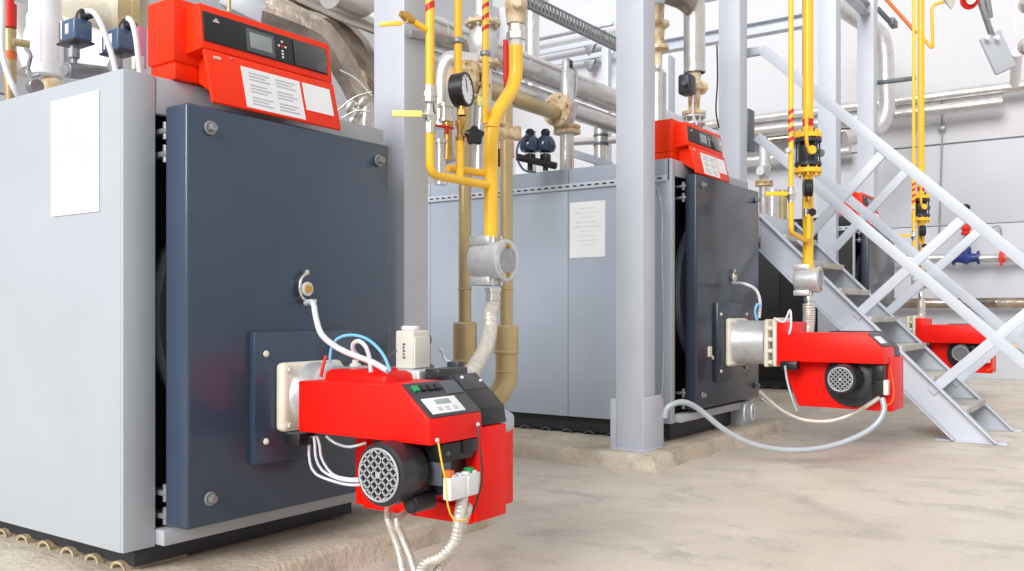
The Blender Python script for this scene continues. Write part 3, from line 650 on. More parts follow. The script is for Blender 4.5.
# ---------------------------------------------------------------- pipework helpers
def run(nm, pts, r, m, label, bend=.08, cat='pipe', group=None, n=20):
    b = NB(); sweep(b, bendpath(pts, bend) if len(pts) > 2 else pts, r, n); return single(nm, b, m, label, cat, group)
def flange(b, c, d, r, th, nb=6, mi=0):
    d = Vector(d).normalized(); c = Vector(c); u, w = frame_of(d)
    lathe(b, c-d*th/2, d, [(0, r*.97), (.1*th, r), (.9*th, r), (th, r*.97)], 32, mi)
    for i in range(nb):
        a = 2*pi*i/nb+.3; p = c+(u*cos(a)+w*sin(a))*r*.8
        cyl(b, p-d*th*1.2, p+d*th*1.2, r*.09, 8, mi)
def ball_valve(c, r, m, lm, lever, label, ax=Z, L=.22, grp=None):
    """valve body on a pipe with a flat lever pointing along 'lever'"""
    c = Vector(c); ax = Vector(ax).normalized(); lever = Vector(lever).normalized()
    t = thing('ball_valve', label, 'valve', c, grp)
    b = NB(); lathe(b, c-ax*r*3.2, ax, [(0, r*1.25), (r*.9, r*1.25), (r*1, r*1.45), (r*1.7, r*1.5), (r*2.4, r*1.9), (r*3.2, r*2.05), (r*4, r*1.9), (r*4.7, r*1.5), (r*5.4, r*1.45), (r*5.5, r*1.25), (r*6.4, r*1.25)], 20)
    obj('valve_body', b, m, t)
    s = ax.cross(lever).normalized()
    off = s*r*2.2
    if off.dot(Vector((-.8, -.6, 0))) < 0: off = -off
    b = NB(); cyl(b, c, c+off*1.25, r*.5, 12); obj('stem', b, 'chrome', t)
    b = NB(); p0 = c+off*1.2; bar(b, p0, p0+lever*L*.25, r*.7, r*.25); bar(b, p0+lever*L*.2, p0+lever*L, r*.8, r*1.7); obj('lever', b, lm, t)
    return t
def gauge(c, d, r, label):
    d = Vector(d).normalized(); c = Vector(c); t = thing('pressure_gauge', label, 'gauge', c)
    b = NB(); lathe(b, c, d, [(-.5*r, r*.9), (-.45*r, r*.97), (.3*r, r), (.36*r, r), (.38*r, r*.86), (.3*r, r*.84)], 32); obj('case', b, 'blackp', t)
    b = NB(); cyl(b, c+d*.2*r, c+d*.32*r, r*.85, 32); f = obj('dial', b, 'paper', t)
    u, w = frame_of(d)
    b = NB()
    for i in range(11):
        a = radians(-45+27*i); p = u*sin(a)+w*cos(a); bar(b, c+d*.33*r+p*r*.68, c+d*.33*r+p*r*.78, r*.03, r*.03, bev=0)
    bar(b, c+d*.34*r-u*r*.15, c+d*.34*r+u*r*.6+w*r*.15, r*.04, r*.04, bev=0); obj('needle', b, 'blackp', f)
    b = NB(); cyl(b, c-Z*r*.9, c-Z*r*1.5, r*.22, 12); cyl(b, c-Z*r*1.2, c-Z*r*1.5, r*.32, 6); obj('stem', b, 'brass', t)
    return t
def filt(c, label):
    """round cast gas filter, cover facing -Y"""
    c = Vector(c); t = thing('gas_filter', label, 'gas filter', c, 'round cast gas filters')
    b = NB(); lathe(b, c+Vector((0, .1, 0)), YM, [(0, .07), (.01, .088), (.03, .094), (.17, .094)], 40)
    box(b, c+Vector((-.062, -.02, .075)), c+Vector((.062, .1, .118)), .008); box(b, c+Vector((-.062, -.02, -.118)), c+Vector((.062, .1, -.075)), .008)
    for s in (1, -1): box(b, c+Vector((s*.03-.006, -.03, -.12)), c+Vector((s*.03+.006, .0, .12)), .003)
    obj('filter_body', b, 'alu', t)
    b = NB(); f0 = c+Vector((0, -.07, 0)); lathe(b, f0, YM, [(0, .1), (.012, .1), (.016, .095)], 40)
    for rr in (.085, .068, .052, .036): lathe(b, f0+YM*.015, YM, [(0, rr), (.004, rr), (.004, rr-.006)], 40)
    obj('filter_cover', b, 'alu', t)
    b = NB()
    for s in (1, -1): bolt(b, f0+Vector((0, -.02, s*.068)), YM, .009)
    obj('cover_screw', b, 'brass', t)
    return t
def band(b, c, d, r, h):
    d = Vector(d).normalized(); cyl(b, Vector(c)-d*h/2, Vector(c)+d*h/2, r, 20)
def skewband(b, c, r, h, k=.6):
    n = 20; R = []
    for s in (-1, 1): R.append([Vector(c)+Vector((r*cos(2*pi*i/n), r*sin(2*pi*i/n), s*h/2+k*r*(cos(2*pi*i/n)*FY-sin(2*pi*i/n)*FX))) for i in range(n)])
    rings(b, R)

# ---------------------------------------------------------------- near gas train, in the plane Y = 2.6
Y = 2.6
def g(px, py, y=Y): return AY(px, py, y)
def V2(px, y=Y): q = g(px, 311.5, y); return Vector((q.x, q.y, 0))
def zat(px, py, y=Y): return g(px, py, y).z
top = 3.9
t = thing('gas_pipe', 'thick yellow gas pipe with swan-neck bend above the round grey filter', 'gas pipe', V2(491)+Z*1.25)
mx = V2(491)
up = V2(516)
b = NB(); sweep(b, bendpath([up+Z*zat(516, 46), up+Z*zat(516, 84), mx+Z*zat(491, 121), mx+Z*zat(491, 238)], .09, 10), .034, 28)
lathe(b, mx+Z*zat(491, 127), Z, [(-.003, .034), (0, .036), (.003, .034)], 28); lathe(b, up+Z*zat(516, 79), Z, [(-.003, .034), (0, .036), (.003, .034)], 28)
obj('main_pipe', b, 'yellow', t)
b = NB(); q0 = V2(430); q1 = V2(460); zz = 1.6
sweep(b, bendpath([q0+Z*zat(430, 118), q0+Z*zz, mx+Z*zz], .055, 10), .019, 20); obj('branch_pipe', b, 'yellow', t)
b = NB(); sweep(b, [q1+Z*zat(460, 141), q1+Z*zz], .018, 20); lathe(b, q1+Z*zat(460, 152), Z, [(0, .018), (.003, .02), (.006, .018)], 20); obj('branch_pipe', b, 'yellow', t)
b = NB(); sweep(b, [Vector((q1.x, Y+.07, 1.66)), Vector((mx.x, Y+.02, 1.66))], .018, 16); obj('branch_pipe', b, 'yellow', t)
b = NB(); box(b, mx+Vector((.02, -.032, zat(498, 168))), mx+Vector((.034, -.02, zat(498, 150))), .004); obj('black_label', b, 'blackp', t)

t = thing('gas_pipe', 'slim yellow gas pipe with side branch, leftmost beside the column', 'gas pipe', q0+Z*zat(430, 86))
b = NB(); sweep(b, [q0+Z*zat(430, 90), q0+Z*top], .0195, 20); sweep(b, [q0+Z*zat(430, 32), q0+Z*zat(430, 32)+Vector((-.07, .03, .03))], .014, 16); obj('upper_pipe', b, 'yellow', t)
b = NB(); skewband(b, q0+Z*zat(430, 7), .0205, .03); obj('red_marking', b, 'red_mark', t)
b = NB(); lathe(b, q0+Z*zat(430, 102), Z, [(0, .03), (.02, .03), (.021, .034), (.04, .034), (.041, .026), (.07, .026)], 8); obj('union_nut', b, 'chrome', t)
b = NB(); lathe(b, q0+Z*zat(430, 133), Z, [(0, .024), (.06, .024)], 8); obj('socket', b, 'chrome', t)
ball_valve(q0+Z*zat(430, 116), .016, 'chrome', 'pale_yellow', (-.6, .8, 0), 'ball valve with flat pale yellow lever on the leftmost slim gas pipe', L=.16)
vb = q0+Z*zat(430, 32)+Vector((-.1, .043, .045))
ball_valve(vb, .0115, 'brass', 'yellow', (-.55, .8, -.05), 'small brass valve with yellow lever on the side branch near the column', ax=(-.2, .05, .06), L=.12)

xx = V2(458)
t = thing('gas_pipe', 'yellow gas pipe with grey clamp leading down to the pressure gauge', 'gas pipe', xx+Z*zat(458, 85))
b = NB(); sweep(b, [xx+Z*zat(458, 88), xx+Z*top], .0185, 20); obj('pipe', b, 'yellow', t)
b = NB(); lathe(b, xx+Z*zat(458, 44), Z, [(0, .024), (.006, .03), (.02, .03), (.026, .024)], 20); cyl(b, xx+Z*zat(458, 41)+Vector((-.03, 0, 0)), xx+Z*zat(458, 41)+Vector((.03, 0, 0)), .007, 8); obj('pipe_clamp', b, 'galv', t)
gauge(g(462, 90, 2.5), (.25, -1, .05), .075, 'large black pressure gauge among the near yellow gas pipes')
x6 = V2(460)
t = thing('needle_valve', 'brass needle valve with black star knob below the large gauge', 'valve', x6+Z*zat(460, 140))
b = NB(); lathe(b, x6+Z*zat(460, 141), Z, [(0, .02), (.02, .022), (.021, .014), (.05, .014), (.07, .022), (.09, .022), (.1, .013), (.16, .016), (.17, .02), (.2, .02), (.21, .012), (.25, .012)], 14)
c = x6+Z*zat(460, 135); cyl(b, c, c+Vector((.045, -.04, 0)), .012, 12); obj('valve_body', b, 'brass', t)
b = NB(); c = x6+Z*zat(460, 136)+Vector((.045, -.045, 0)); d = Vector((-.7, -.72, 0)).normalized(); u, w = frame_of(d)
n = 40; R = [[c+d*h+(u*cos(2*pi*i/n)+w*sin(2*pi*i/n))*r*(1+.13*cos(5*2*pi*i/n)) for i in range(n)] for h, r in ((0, .03), (.004, .04), (.022, .042), (.03, .032))]
rings(b, R); obj('knob', b, 'blackp', t)

x4 = V2(485.5, 2.62)
t = thing('gas_pipe', 'slim yellow gas pipe with red slanted stripes running behind the swan neck', 'gas pipe', x4+Z*zat(485, 118))
b = NB(); sweep(b, [x4+Z*zat(485, 122), x4+Z*top], .0165, 20); obj('pipe', b, 'yellow', t)
for py in (28, 17, 6):
    b = NB(); skewband(b, x4+Z*zat(485, py, 2.62), .0175, .02); obj('red_marking', b, 'red_mark', t)
b = NB(); lathe(b, x4+Z*zat(485, 54), Z, [(0, .022), (.005, .026), (.02, .026), (.025, .022)], 20); obj('pipe_clamp', b, 'galv', t)

t = thing('shutoff_valve', 'cream shut-off valve with hexagon unions atop the swan-neck gas pipe', 'valve', up+Z*zat(516, 50))
zc = zat(516, 47); k = zat(516, 0)-zat(516, 10); k /= 10
b = NB(); lathe(b, up+Z*zc, Z, [(0, .036), (k*7, .038), (k*7.1, .05), (k*13, .05), (k*15, .046), (k*15.1, .04), (k*22, .04)], 6); obj('hexagon_union', b, 'chrome', t)
b = NB(); z0 = zc+k*22; lathe(b, up+Z*z0, Z, [(0, .035), (k*1, .047), (k*6, .047), (k*7, .05), (k*9, .05), (k*20, .056), (k*30, .05), (k*34, .047), (k*60, .047)], 28)
c = up+Z*(z0+k*17); cyl(b, c, c+Vector((-.07, -.06, 0)), .026, 18, ch=.006); obj('valve_body', b, 'rust', t)
b = NB(); box(b, AY(479, 105, 2.58), AY(486, 98, 2.58)+Vector((0, .01, 0)), .002); single('yellow_tag', b, 'pale_yellow', 'small yellow tag on the slim striped pipe above swan-neck junction', 'tag')
F1 = filt(V2(493)+Z*zat(493, 261), 'round silver gas filter below the near swan-neck pipe, above the braided hose')
# braided hose down to the near gas valve
hs = V2(493)+Z*zat(493, 288)
b = NB(); lathe(b, hs, -Z, [(0, .04), (.02, .04), (.022, .034), (.04, .034), (.042, .038), (.06, .038), (.061, .033), (.085, .034)], 24)
t = thing('braided_gas_hose', 'braided steel hose curving from the round filter down behind the near burner', 'hose', hs); obj('hose_nut', b, 'chrome', t)
b = NB(); sweep(b, smoothpath([hs-Z*.08, AD(490, 315, 4.3), AD(490, 330, 4.25), AD(486, 347, 4.1), AD(478, 362, 3.95), AD(468, 374, 3.8), (3.02, 2.5, .71)], .004), ribbed(.034, .016, .04), 24); obj('hose', b, 'braid', t)

b = NB(); bar(b, AY(409, 34, 2.77), AY(440, 34, 2.77).lerp(AY(409, 34, 2.77), 0)+Vector(((AY(436, 34, 2.77)-AY(409, 34, 2.77)).x, 0, 0)), .03, .035); single('strut', b, 'galv', 'short galvanised strut fixed to the column behind the leftmost gas pipe', 'strut')

# bronze pipes with wide sleeves between the boilers
def bronze(px, D, ys, ye, label, elbow):
    p = AD(px, 311.5, D); t = thing('bronze_pipe', label, 'pipe', (p.x, p.y, 0))
    k = D/FOC; zz = lambda py: EYE+(311.5-py)*k
    b = NB(); sweep(b, [Vector((p.x, p.y, zz(ys))), Vector((p.x, p.y, zz(104) if elbow else zz(96)))], 6.4*k, 24); lathe(b, (p.x, p.y, zz(290)), Z, [(0, 6.6*k), (.005, 7.4*k), (.01, 6.6*k)], 24); obj('upright_pipe', b, 'gold', t)
    b = NB(); P0 = Vector((p.x, p.y, 0))
    lathe(b, P0+Z*zz(ye), Z, [(0, 11.5*k), (.01, 12*k), (zz(ys)-zz(ye)-.01, 12*k), (zz(ys)-zz(ye), 10.5*k)], 32)
    lathe(b, P0+Z*(zz(ye)-.01), Z, [(0, 12*k), (.005, 12.8*k), (.015, 12.8*k), (.02, 12*k)], 32); obj('sleeve', b, 'gold', t)
    b = NB()
    if elbow: sweep(b, bendpath([P0+Z*zz(ye), P0+Z*zz(384), AD(px-14, 402, D), AD(px-30, 428, D), AD(px-30, 489, D)], .12, 8), 11*k, 28); lathe(b, P0+Z*zz(372), Z, [(0, 11*k), (.005, 11.7*k), (.01, 11*k)], 28)
    else: sweep(b, [P0+Z*zz(ye), P0+Z*0.0], 10.5*k, 28)
    obj('lower_pipe', b, 'gold', t)
bronze(465, 5.0, 322, 361, 'bronze-painted pipe with wide sleeve, left of the braided hose', False)
bronze(506.5, 5.1, 325, 352, 'bronze-painted pipe with wide sleeve and elbow, right of the braided hose', True)

# ---------------------------------------------------------------- valves and pipes behind the near gas train
def flanged_valve(c, ax, r, L, label, m='alu', m2='cream', name='flanged_valve'):
    c = Vector(c); ax = Vector(ax).normalized(); t = thing(name, label, 'valve', c)
    b = NB(); lathe(b, c-ax*L*.5, ax, [(0, r*.6), (L*.15, r*.6), (L*.3, r*.78), (L*.5, r*.85), (L*.7, r*.78), (L*.85, r*.6), (L, r*.6)], 28); obj('valve_body', b, m, t)
    for s in (-1, 1):
        b = NB(); flange(b, c+ax*s*L*.5, ax, r, r*.22, 8); obj('flange', b, m2, t)
    return t
D = 5.6
flanged_valve(AD(483, 44, D), Z, .108, .25, 'large flanged valve with studs behind the striped slim gas pipe', 'alu', 'rust')
b = NB(); sweep(b, [AD(483, 22, D), AD(483, -60, D)], .06, 24); single('silver_pipe', b, 'alu', 'grey upright pipe rising from the large studded valve', 'pipe')
b = NB(); sweep(b, bendpath([AD(483, 64, D), AD(483, 90, D), AD(480, 150, D), AD(480, 175, D)], .1), .055, 20); single('silver_pipe', b, 'silver', 'silver pipe going down from the large studded valve', 'pipe')
run('silver_elbow_pipe', [AD(478, 64, 5.3), AD(448, 60, 5.3), AD(443, 75, 5.3), AD(442, 128, 5.3)], .06, 'silver', 'silver insulated elbow pipe behind the leftmost gas pipe', .12)
t = thing('butterfly_valve', 'cream round flange pair facing left behind the large gauge', 'valve', AD(467, 80, 5.0))
b = NB(); flange(b, AD(467, 80, 5.0), (.816, -.3, 0), .11, .03, 8); flange(b, AD(476, 83, 5.0), (.816, -.3, 0), .11, .03, 8); lathe(b, AD(467, 80, 5.0), (.816, -.3, 0), [(-.1, .06), (.1, .06)], 20); obj('flange', b, 'rust', t)
for px, y0, y1, r, m, lab in ((446, 104, 122, .035, 'chrome', 'short nickel stub pipe below the silver elbow'), (448, 122, 160, .022, 'brass', 'thin brass pipe beside the red lever valve'), (441, 140, 185, .03, 'silver', 'thin silver pipe between leftmost and gauge gas pipes')):
    b = NB(); lathe(b, AD(px, y1, 4.9), Z, [(0, r*1.2), (.02, r*1.2), (.021, r), ((y1-y0)*4.9/FOC-.02, r), ((y1-y0)*4.9/FOC-.019, r*1.3), ((y1-y0)*4.9/FOC, r*1.3)], 16); single('stub_pipe', b, m, lab, 'pipe')
b = NB(); c = AD(447, 126, 4.7); bar(b, c+Vector((-.05, .04, 0)), c+Vector((.03, -.02, -.01)), .018, .012); cyl(b, c, c-Z*.04, .01, 10); single('red_lever', b, 'red_mark', 'small red valve lever between the near gas pipes', 'lever')
t = thing('grey_fitting', 'grey cast tee fitting low between near gas pipes', 'fitting', AD(451, 150, 5))
b = NB(); sweep(b, smoothpath([AD(436, 158, 5), AD(446, 157, 5), AD(455, 148, 5)]), .04, 16); lathe(b, AD(452, 160, 5), Z, [(0, .06), (.03, .06), (.05, .045), (.1, .04)], 16); obj('tee', b, 'alu', t)
run('red_pipe', [AD(506, 40, 5.2), AD(506, 82, 5.2), AD(509, 100, 5.2), AD(511, 158, 5.2)], .017, 'red_mark', 'thin red pipe right behind the swan-neck gas pipe', .05)
t = thing('steam_trap', 'cream stained cross fitting behind the swan-neck pipe at mid height', 'fitting', AD(503, 133, 4.9))
b = NB(); lathe(b, AD(496, 134, 4.8), (.7, -.75, .05), [(0, .04), (.03, .04), (.05, .028), (.09, .028), (.1, .04), (.13, .04)], 16); sweep(b, smoothpath([AD(500, 122, 4.8), AD(506, 126, 4.8), AD(505, 134, 4.8)]), .018, 12); obj('fitting', b, 'rust', t)

# long cladded mains running along X above the boilers
def main_pipe(pa, pb, Yp, r, m, label, x0, x1):
    a = AY(*pa, Yp); z = a.z
    b = NB(); L = x1-x0; prof = []; n = int(L/.9)
    lathe(b, (x0, Yp, z), (1, 0, 0), [(0, r)] + [q for i in range(1, n) for q in ((i*L/n-.015, r), (i*L/n-.012, r*1.04), (i*L/n+.012, r*1.04), (i*L/n+.015, r))] + [(L, r)], 28)
    return single('cladded_pipe', b, m, label, 'pipe')
main_pipe((570, 84), None, 3.95, .1, 'silver', 'upper long silver cladded main running above the boilers', 3.75, 9.6)
main_pipe((598, 119), None, 3.95, .075, 'silver', 'lower long silver cladded main above the middle boiler', 4.6, 9.6)
main_pipe((450, 12), None, 4.4, .08, 'foil', 'dull foil-wrapped main at the top behind the near gas pipes', 3.6, 5.0)
a = AY(553, 112, 3.72)
b = NB(); sweep(b, [Vector((4.0, 3.72, a.z)), Vector((a.x+.02, 3.72, a.z))], .055, 24); single('bronze_pipe', b, 'gold', 'bronze-painted horizontal pipe ending at the cream flange', 'pipe')

def safety_valve(c, label):
    c = Vector(c); t = thing('safety_valve', label, 'valve', c, 'upright spring safety valves on the boilers')
    b = NB(); cyl(b, c, c+Z*.33, .055, 24); obj('riser', b, 'silver', t)
    b = NB(); lathe(b, c+Z*.32, Z, [(0, .105), (.025, .105), (.026, .09), (.045, .105), (.06, .105), (.061, .06)], 28); obj('flange', b, 'rust', t)
    b = NB(); lathe(b, c+Z*.38, Z, [(0, .05), (.05, .06), (.1, .075), (.14, .078), (.15, .085), (.17, .085), (.18, .06), (.2, .055), (.4, .052), (.42, .04), (.5, .038), (.52, .02)], 24)
    cyl(b, c+Vector((-.13, .0, .48)), c+Vector((0, 0, .48)), .05, 20)
    sweep(b, smoothpath([c+Vector((.06, -.03, .6)), c+Vector((.075, -.04, .7)), c+Vector((.07, -.04, .8)), c+Vector((.03, -.02, .86))]), .012, 10); obj('bonnet', b, 'alu', t)
    b = NB(); flange(b, c+Vector((-.14, 0, .48)), (1, 0, 0), .125, .035, 6); obj('inlet_flange', b, 'rust', t)
    b = NB(); box(b, c+Vector((-.02, -.045, .82)), c+Vector((.015, -.03, .88)), .003); obj('cap_seal', b, 'blackp', t)
    return t
sv = AD(567, 168, 7.0); sv = Vector((sv.x, 3.72, 2.05)); sv.x = AY(567, 168, 3.72).x
SV = safety_valve(sv, 'grey spring safety valve above the left side of the middle boiler')
sv3 = dup(SV, (4.45, .05, .1), 'grey spring safety valve seen just right of the middle boiler top')
for ch in list(sv3.children):
    if ch.name.startswith('inlet_flange'): bpy.data.objects.remove(ch)
run('bronze_pipe', [Vector((9.6, 4.3, 2.5)), Vector((10.3, 4.1, 2.5)), Vector((10.45, 4.05, 2.4)), Vector((10.45, 4.05, 1.9))], .07, 'gold', 'short bronze elbow pipe right of the distant safety valve', .12)
for px, D, m, r, lab in ((773, 12.2, 'silver', .08, 'upright silver pipe directly behind the middle boiler right edge'), (783, 11.6, 'gold', .05, 'thin upright bronze pipe behind the slim yellow pipe')):
    b = NB(); sweep(b, [AD(px, 190, D), AD(px, 232, D)], r, 20); single('upright_pipe', b, m, lab, 'pipe')

# actuators over the middle boiler
t = thing('valve_actuator', 'pair of glossy dark blue actuator heads on a black rod above the middle boiler', 'actuator', AD(540, 165, 6.6))
for px in (530, 545.5):
    b = NB(); c = AD(px, 143, 6.6); lathe(b, c-Z*.07, Z, [(0, .04), (.01, .066), (.04, .078), (.08, .07), (.11, .05), (.125, .028)], 24); obj('actuator_head', b, 'blue_dark', t)
    b = NB(); box(b, c+Vector((-.03, -.03, -.14)), c+Vector((.03, .03, -.08)), .006); lathe(b, c-Z*.2, Z, [(0, .02), (.1, .018)], 12); lathe(b, c+Z*.05, Z, [(0, .03), (.03, .035), (.05, .02)], 16); obj('actuator_foot', b, 'blackp', t)
b = NB(); cyl(b, AD(517, 157, 6.5), AD(556, 166, 6.6), .026, 16); obj('rod', b, 'blackp', t)
tube('signal_cable', [AD(536, 172, 6.5), AD(524, 170, 6.5), AD(517, 157, 6.5), AD(519, 143, 6.5), AD(528, 134, 6.5)], .008, 'dkgrey', 'dark looped cable beside the dark blue actuator heads', 'cable')
t = thing('chrome_pipe', 'upright shiny pipe with clamp bands left of the gusseted column', 'pipe', AD(601, 160, 8.0))
b = NB(); sweep(b, [AD(601, 124, 8.4), AD(601, 170, 8.4)], .065, 20); obj('pipe', b, 'chrome', t)
b = NB(); lathe(b, AD(601, 146, 8.4), Z, [(0, .07), (.03, .07)], 20); lathe(b, AD(601, 137, 8.4), Z, [(0, .07), (.02, .07)], 20); obj('clamp_band', b, 'dkgrey', t)
beam('support_bar', AD(572, 153, 7.8), AD(612, 166, 7.8), .05, .06, 'steel', 'small grey support bar behind the riser of the safety valve')
run('silver_pipe', [AD(574, 142, 9), AD(617, 140, 9)], .035, 'silver', 'thin silver pipe low behind the shiny upright pipe')
run('silver_pipe', [AD(548, 0, 13.5), AD(532, -10, 13.5), AD(532, 90, 13.5)], .11, 'silver', 'upright white-silver pipe on the far wall right of swan neck')

# riser with actuator on the middle boiler
c = AD(694, 120, 6.95)
t = thing('silver_riser_pipe', 'thick upright silver cladded pipe above the middle control panel', 'pipe', AD(694, 73, 6.95))
b = NB(); sweep(b, [AD(694.5, 73, 6.95), AD(694.5, 8, 6.95), AD(690, -12, 6.95)], .082, 28); lathe(b, AD(694.5, 73, 6.95), Z, [(0, .07), (.005, .085), (.015, .085)], 28); obj('cladding', b, 'silver', t)
b = NB(); sweep(b, smoothpath([AD(694, 6, 6.9), AD(684, -2, 6.9), AD(668, -8, 6.9)]), .09, 24); obj('elbow', b, 'foil', t)
t = thing('motorised_valve', 'stained cream valve with black actuator knob above middle control panel', 'valve', AD(694, 130, 6.95))
k = 6.95/FOC
b = NB(); lathe(b, AD(694, 118, 6.95), Z, [(0, .05), (3*k, .09), (6*k, .09), (7*k, .04), (26*k, .05), (28*k, .075), (33*k, .075), (34*k, .05), (45*k, .055)], 24); flange(b, AD(702, 88, 6.95), (.8, -.2, 0), .05, .02, 4); obj('valve_body', b, 'rust', t)
b = NB(); box(b, AD(694, 91, 6.85)+Vector((-.14, -.03, -.045)), AD(694, 77, 6.85)+Vector((-.02, .07, .0)), .02, seg=3); obj('actuator', b, 'gpanel', t)
b = NB(); cc = AD(684, 83.5, 6.72); cyl(b, cc, cc+Vector((-.03, -.015, 0)), .02, 16); obj('knob', b, 'dkgrey', t)
b = NB(); flange(b, AD(694, 117, 6.95), Z, .088, .02, 8); flange(b, AD(694, 124, 6.95), Z, .088, .02, 8); obj('flange', b, 'alu', t)
tube('signal_cable', [AD(692, 82, 6.8), AD(693, 95, 6.8), AD(693, 113, 6.8), AD(697, 125, 6.8)], .008, 'white', 'thin white cable beside the stained cream valve', 'cable')
tube('signal_cable', [AD(717, 45, 6.9), AD(717.5, 80, 6.9), AD(716, 110, 6.9), AD(719, 128, 6.9)], .006, 'blackp', 'thin black cable along left edge of the column above the middle boiler', 'cable')
t = thing('valve_stack', 'stack of stained flanges right behind the top of the gusseted column', 'valve', AD(658, 110, 8))
b = NB(); cx = AD(657, 60, 8)
lathe(b, AD(658, 66, 8), Z, [(0, .035), (.12, .04), (.14, .095), (.17, .095), (.19, .05), (.32, .06), (.35, .1), (.38, .1), (.4, .05), (.55, .06), (.58, .1), (.61, .1), (.8, .06)], 24); obj('valve_body', b, 'rust', t)
b = NB(); lathe(b, AD(658, 122, 8), Z, [(0, .075), (.42, .075), (.47, .035), (.52, .035)], 24); obj('lower_pipe', b, 'silver', t)
beam('steel_beam', AD(640, -2, 7.6), AD(712, -4, 8.6), .1, .1, 'steel', 'grey beam at the top edge between the two middle columns')
b = NB(); box(b, AD(749, 150, 9.6), AD(757, 108, 9.6)+Vector((.12, .12, 0)), .01); single('junction_box', b, 'dkgrey', 'grey box fixed behind the column at middle boiler right end', 'box')

# ---------------------------------------------------------------- middle and far gas trains
def VX(px, Yp): q = AY(px, 311.5, Yp); return Vector((q.x, Yp, 0))
def gas_train():
    out = []
    Yp = 2.15; k = VX(808, Yp); z = lambda py, px=808: AY(px, py, Yp).z
    t = thing('gas_pipe', 'thick yellow gas pipe with red band and black flanged valve before the stairs', 'gas pipe', k+Z*1.3); out.append(t)
    b = NB(); sweep(b, [k+Z*z(134), k+Z*5.2], .039, 28); obj('upper_pipe', b, 'yellow', t)
    b = NB(); sweep(b, [k+Z*z(269), k+Z*z(172)], .039, 28); obj('lower_pipe', b, 'yellow', t)
    b = NB(); band(b, k+Z*z(123), Z, .0405, .055); obj('red_marking', b, 'red_mark', t)
    for py in (136, 171):
        b = NB(); flange(b, k+Z*z(py), Z, .102, .035, 8); obj('yellow_flange', b, 'yellow', t)
    s = k+Vector((-.1, -.02, 0)); b = NB(); sweep(b, smoothpath([s+Z*z(114), s+Z*z(130), s+Z*z(142), s+Vector((.03, 0, 0))+Z*z(150)]), .014, 12); c = s+Vector((.03, -.03, 0))+Z*z(152); cyl(b, c+Vector((.02, .02, 0)), c+Vector((-.01, -.01, 0)), .035, 8, ch=.005); obj('bypass_lever', b, 'yellow', t)
    a = VX(803, Yp); b = NB(); sweep(b, [a+Vector((0, -.04, z(216))), a+Vector((0, -.04, z(240)))], .017, 14); obj('branch_pipe', b, 'yellow', t)
    q = VX(791, Yp); b = NB(); sweep(b, bendpath([q+Z*z(205), q+Z*z(236), k+Z*z(242)], .05), .0185, 18); obj('branch_pipe', b, 'yellow', t)
    t = thing('flanged_valve', 'black flanged gas valve between the yellow flanges before the stairs', 'valve', k+Z*z(166)); out.append(t)
    b = NB(); lathe(b, k+Z*z(166), Z, [(0, .1), (.025, .1), (.026, .055), (.07, .065), (.11, .07), (.14, .065), (.17, .055), (.176, .1), (.2, .1)], 32)
    for i in range(8):
        aa = 2*pi*i/8+.2; p_ = k+Vector((.083*cos(aa), .083*sin(aa), 0)); cyl(b, p_+Z*z(172), p_+Z*z(134), .007, 8)
    obj('valve_body', b, 'gpanel', t)
    b = NB(); c = k+Vector((.07, -.03, z(131))); bolt(b, c, Z, .022); obj('blue_plug', b, 'navy', t)
    b = NB(); c = k+Vector((.1, -.03, z(151))); cyl(b, c, c+Vector((.05, -.03, 0)), .03, 12); obj('stem_cap', b, 'galv', t)
    t = thing('gas_pipe', 'slim yellow gas pipe with red diagonal stripes before the stairs', 'gas pipe', q+Z*z(195)); out.append(t)
    b = NB(); sweep(b, [q+Z*z(195), q+Z*5.2], .0185, 18); obj('pipe', b, 'yellow', t)
    for py in (121, 129, 138, 147):
        b = NB(); skewband(b, q+Z*z(py), .0195, .03); obj('red_marking', b, 'red_mark', t)
    b = NB(); c = q+Z*z(158); cyl(b, c+Vector((-.04, .01, 0)), c+Vector((.02, 0, 0)), .018, 12); obj('side_plug', b, 'ivory', t)
    t = ball_valve(q+Z*z(200), .017, 'chrome', 'yellow', (-.6, .8, 0), 'ball valve with yellow lever on the slim striped pipe before the stairs', L=.2); out.append(t)
    t = gauge(k+Vector((-.115, -.04, z(190))), (.45, -.9, 0), .066, 'black pressure gauge on the thick yellow pipe before the stairs'); out.append(t)
    a = k+Vector((-.09, -.05, z(214))); t = thing('needle_valve', 'small black knob valve under the gauge before the stairs', 'valve', a); out.append(t)
    b = NB(); cyl(b, a, a+Vector((-.028, -.022, 0)), .03, 8, ch=.004); obj('knob', b, 'blackp', t)
    b = NB(); cyl(b, a+Vector((-.03, .03, 0)), a, .012, 12); lathe(b, a+Vector((-.02, .03, -.03)), Z, [(0, .018), (.06, .018)], 10); obj('valve_body', b, 'chrome', t)
    return out, k, z
GT, kk, zz_ = gas_train()
f2 = dup(F1, kk+Z*zz_(280)+Vector((.02, .0, 0))-Vector(F1.location), 'round silver gas filter in front of the staircase, above middle burner')
far = ['distant thick yellow gas pipe with black valve by the far wall, behind the railing', 'distant black flanged gas valve seen under the stair handrail', 'distant slim yellow gas pipe with red stripes near the far wall',
       'distant small ball valve with yellow lever behind the stair braces', 'distant black pressure gauge behind the stair handrail', 'distant black knob valve behind the stair braces']
SH = Vector((4.72, .14, .03))
for o, l in zip(GT, far): dup(o, SH, l)
dup(f2, SH+Vector((0, 0, .1)), 'distant round gas filter behind the stair railing, above the distant burner')
b = NB(); h0 = kk+Vector((.02, .0, zz_(293)))
lathe(b, h0, -Z, [(0, .03), (.02, .036), (.06, .036), (.061, .03), (.1, .03)], 20)
t = thing('braided_gas_hose', 'short metal hose from filter before the stairs down to the middle burner', 'hose', h0); obj('hose_nut', b, 'chrome', t)
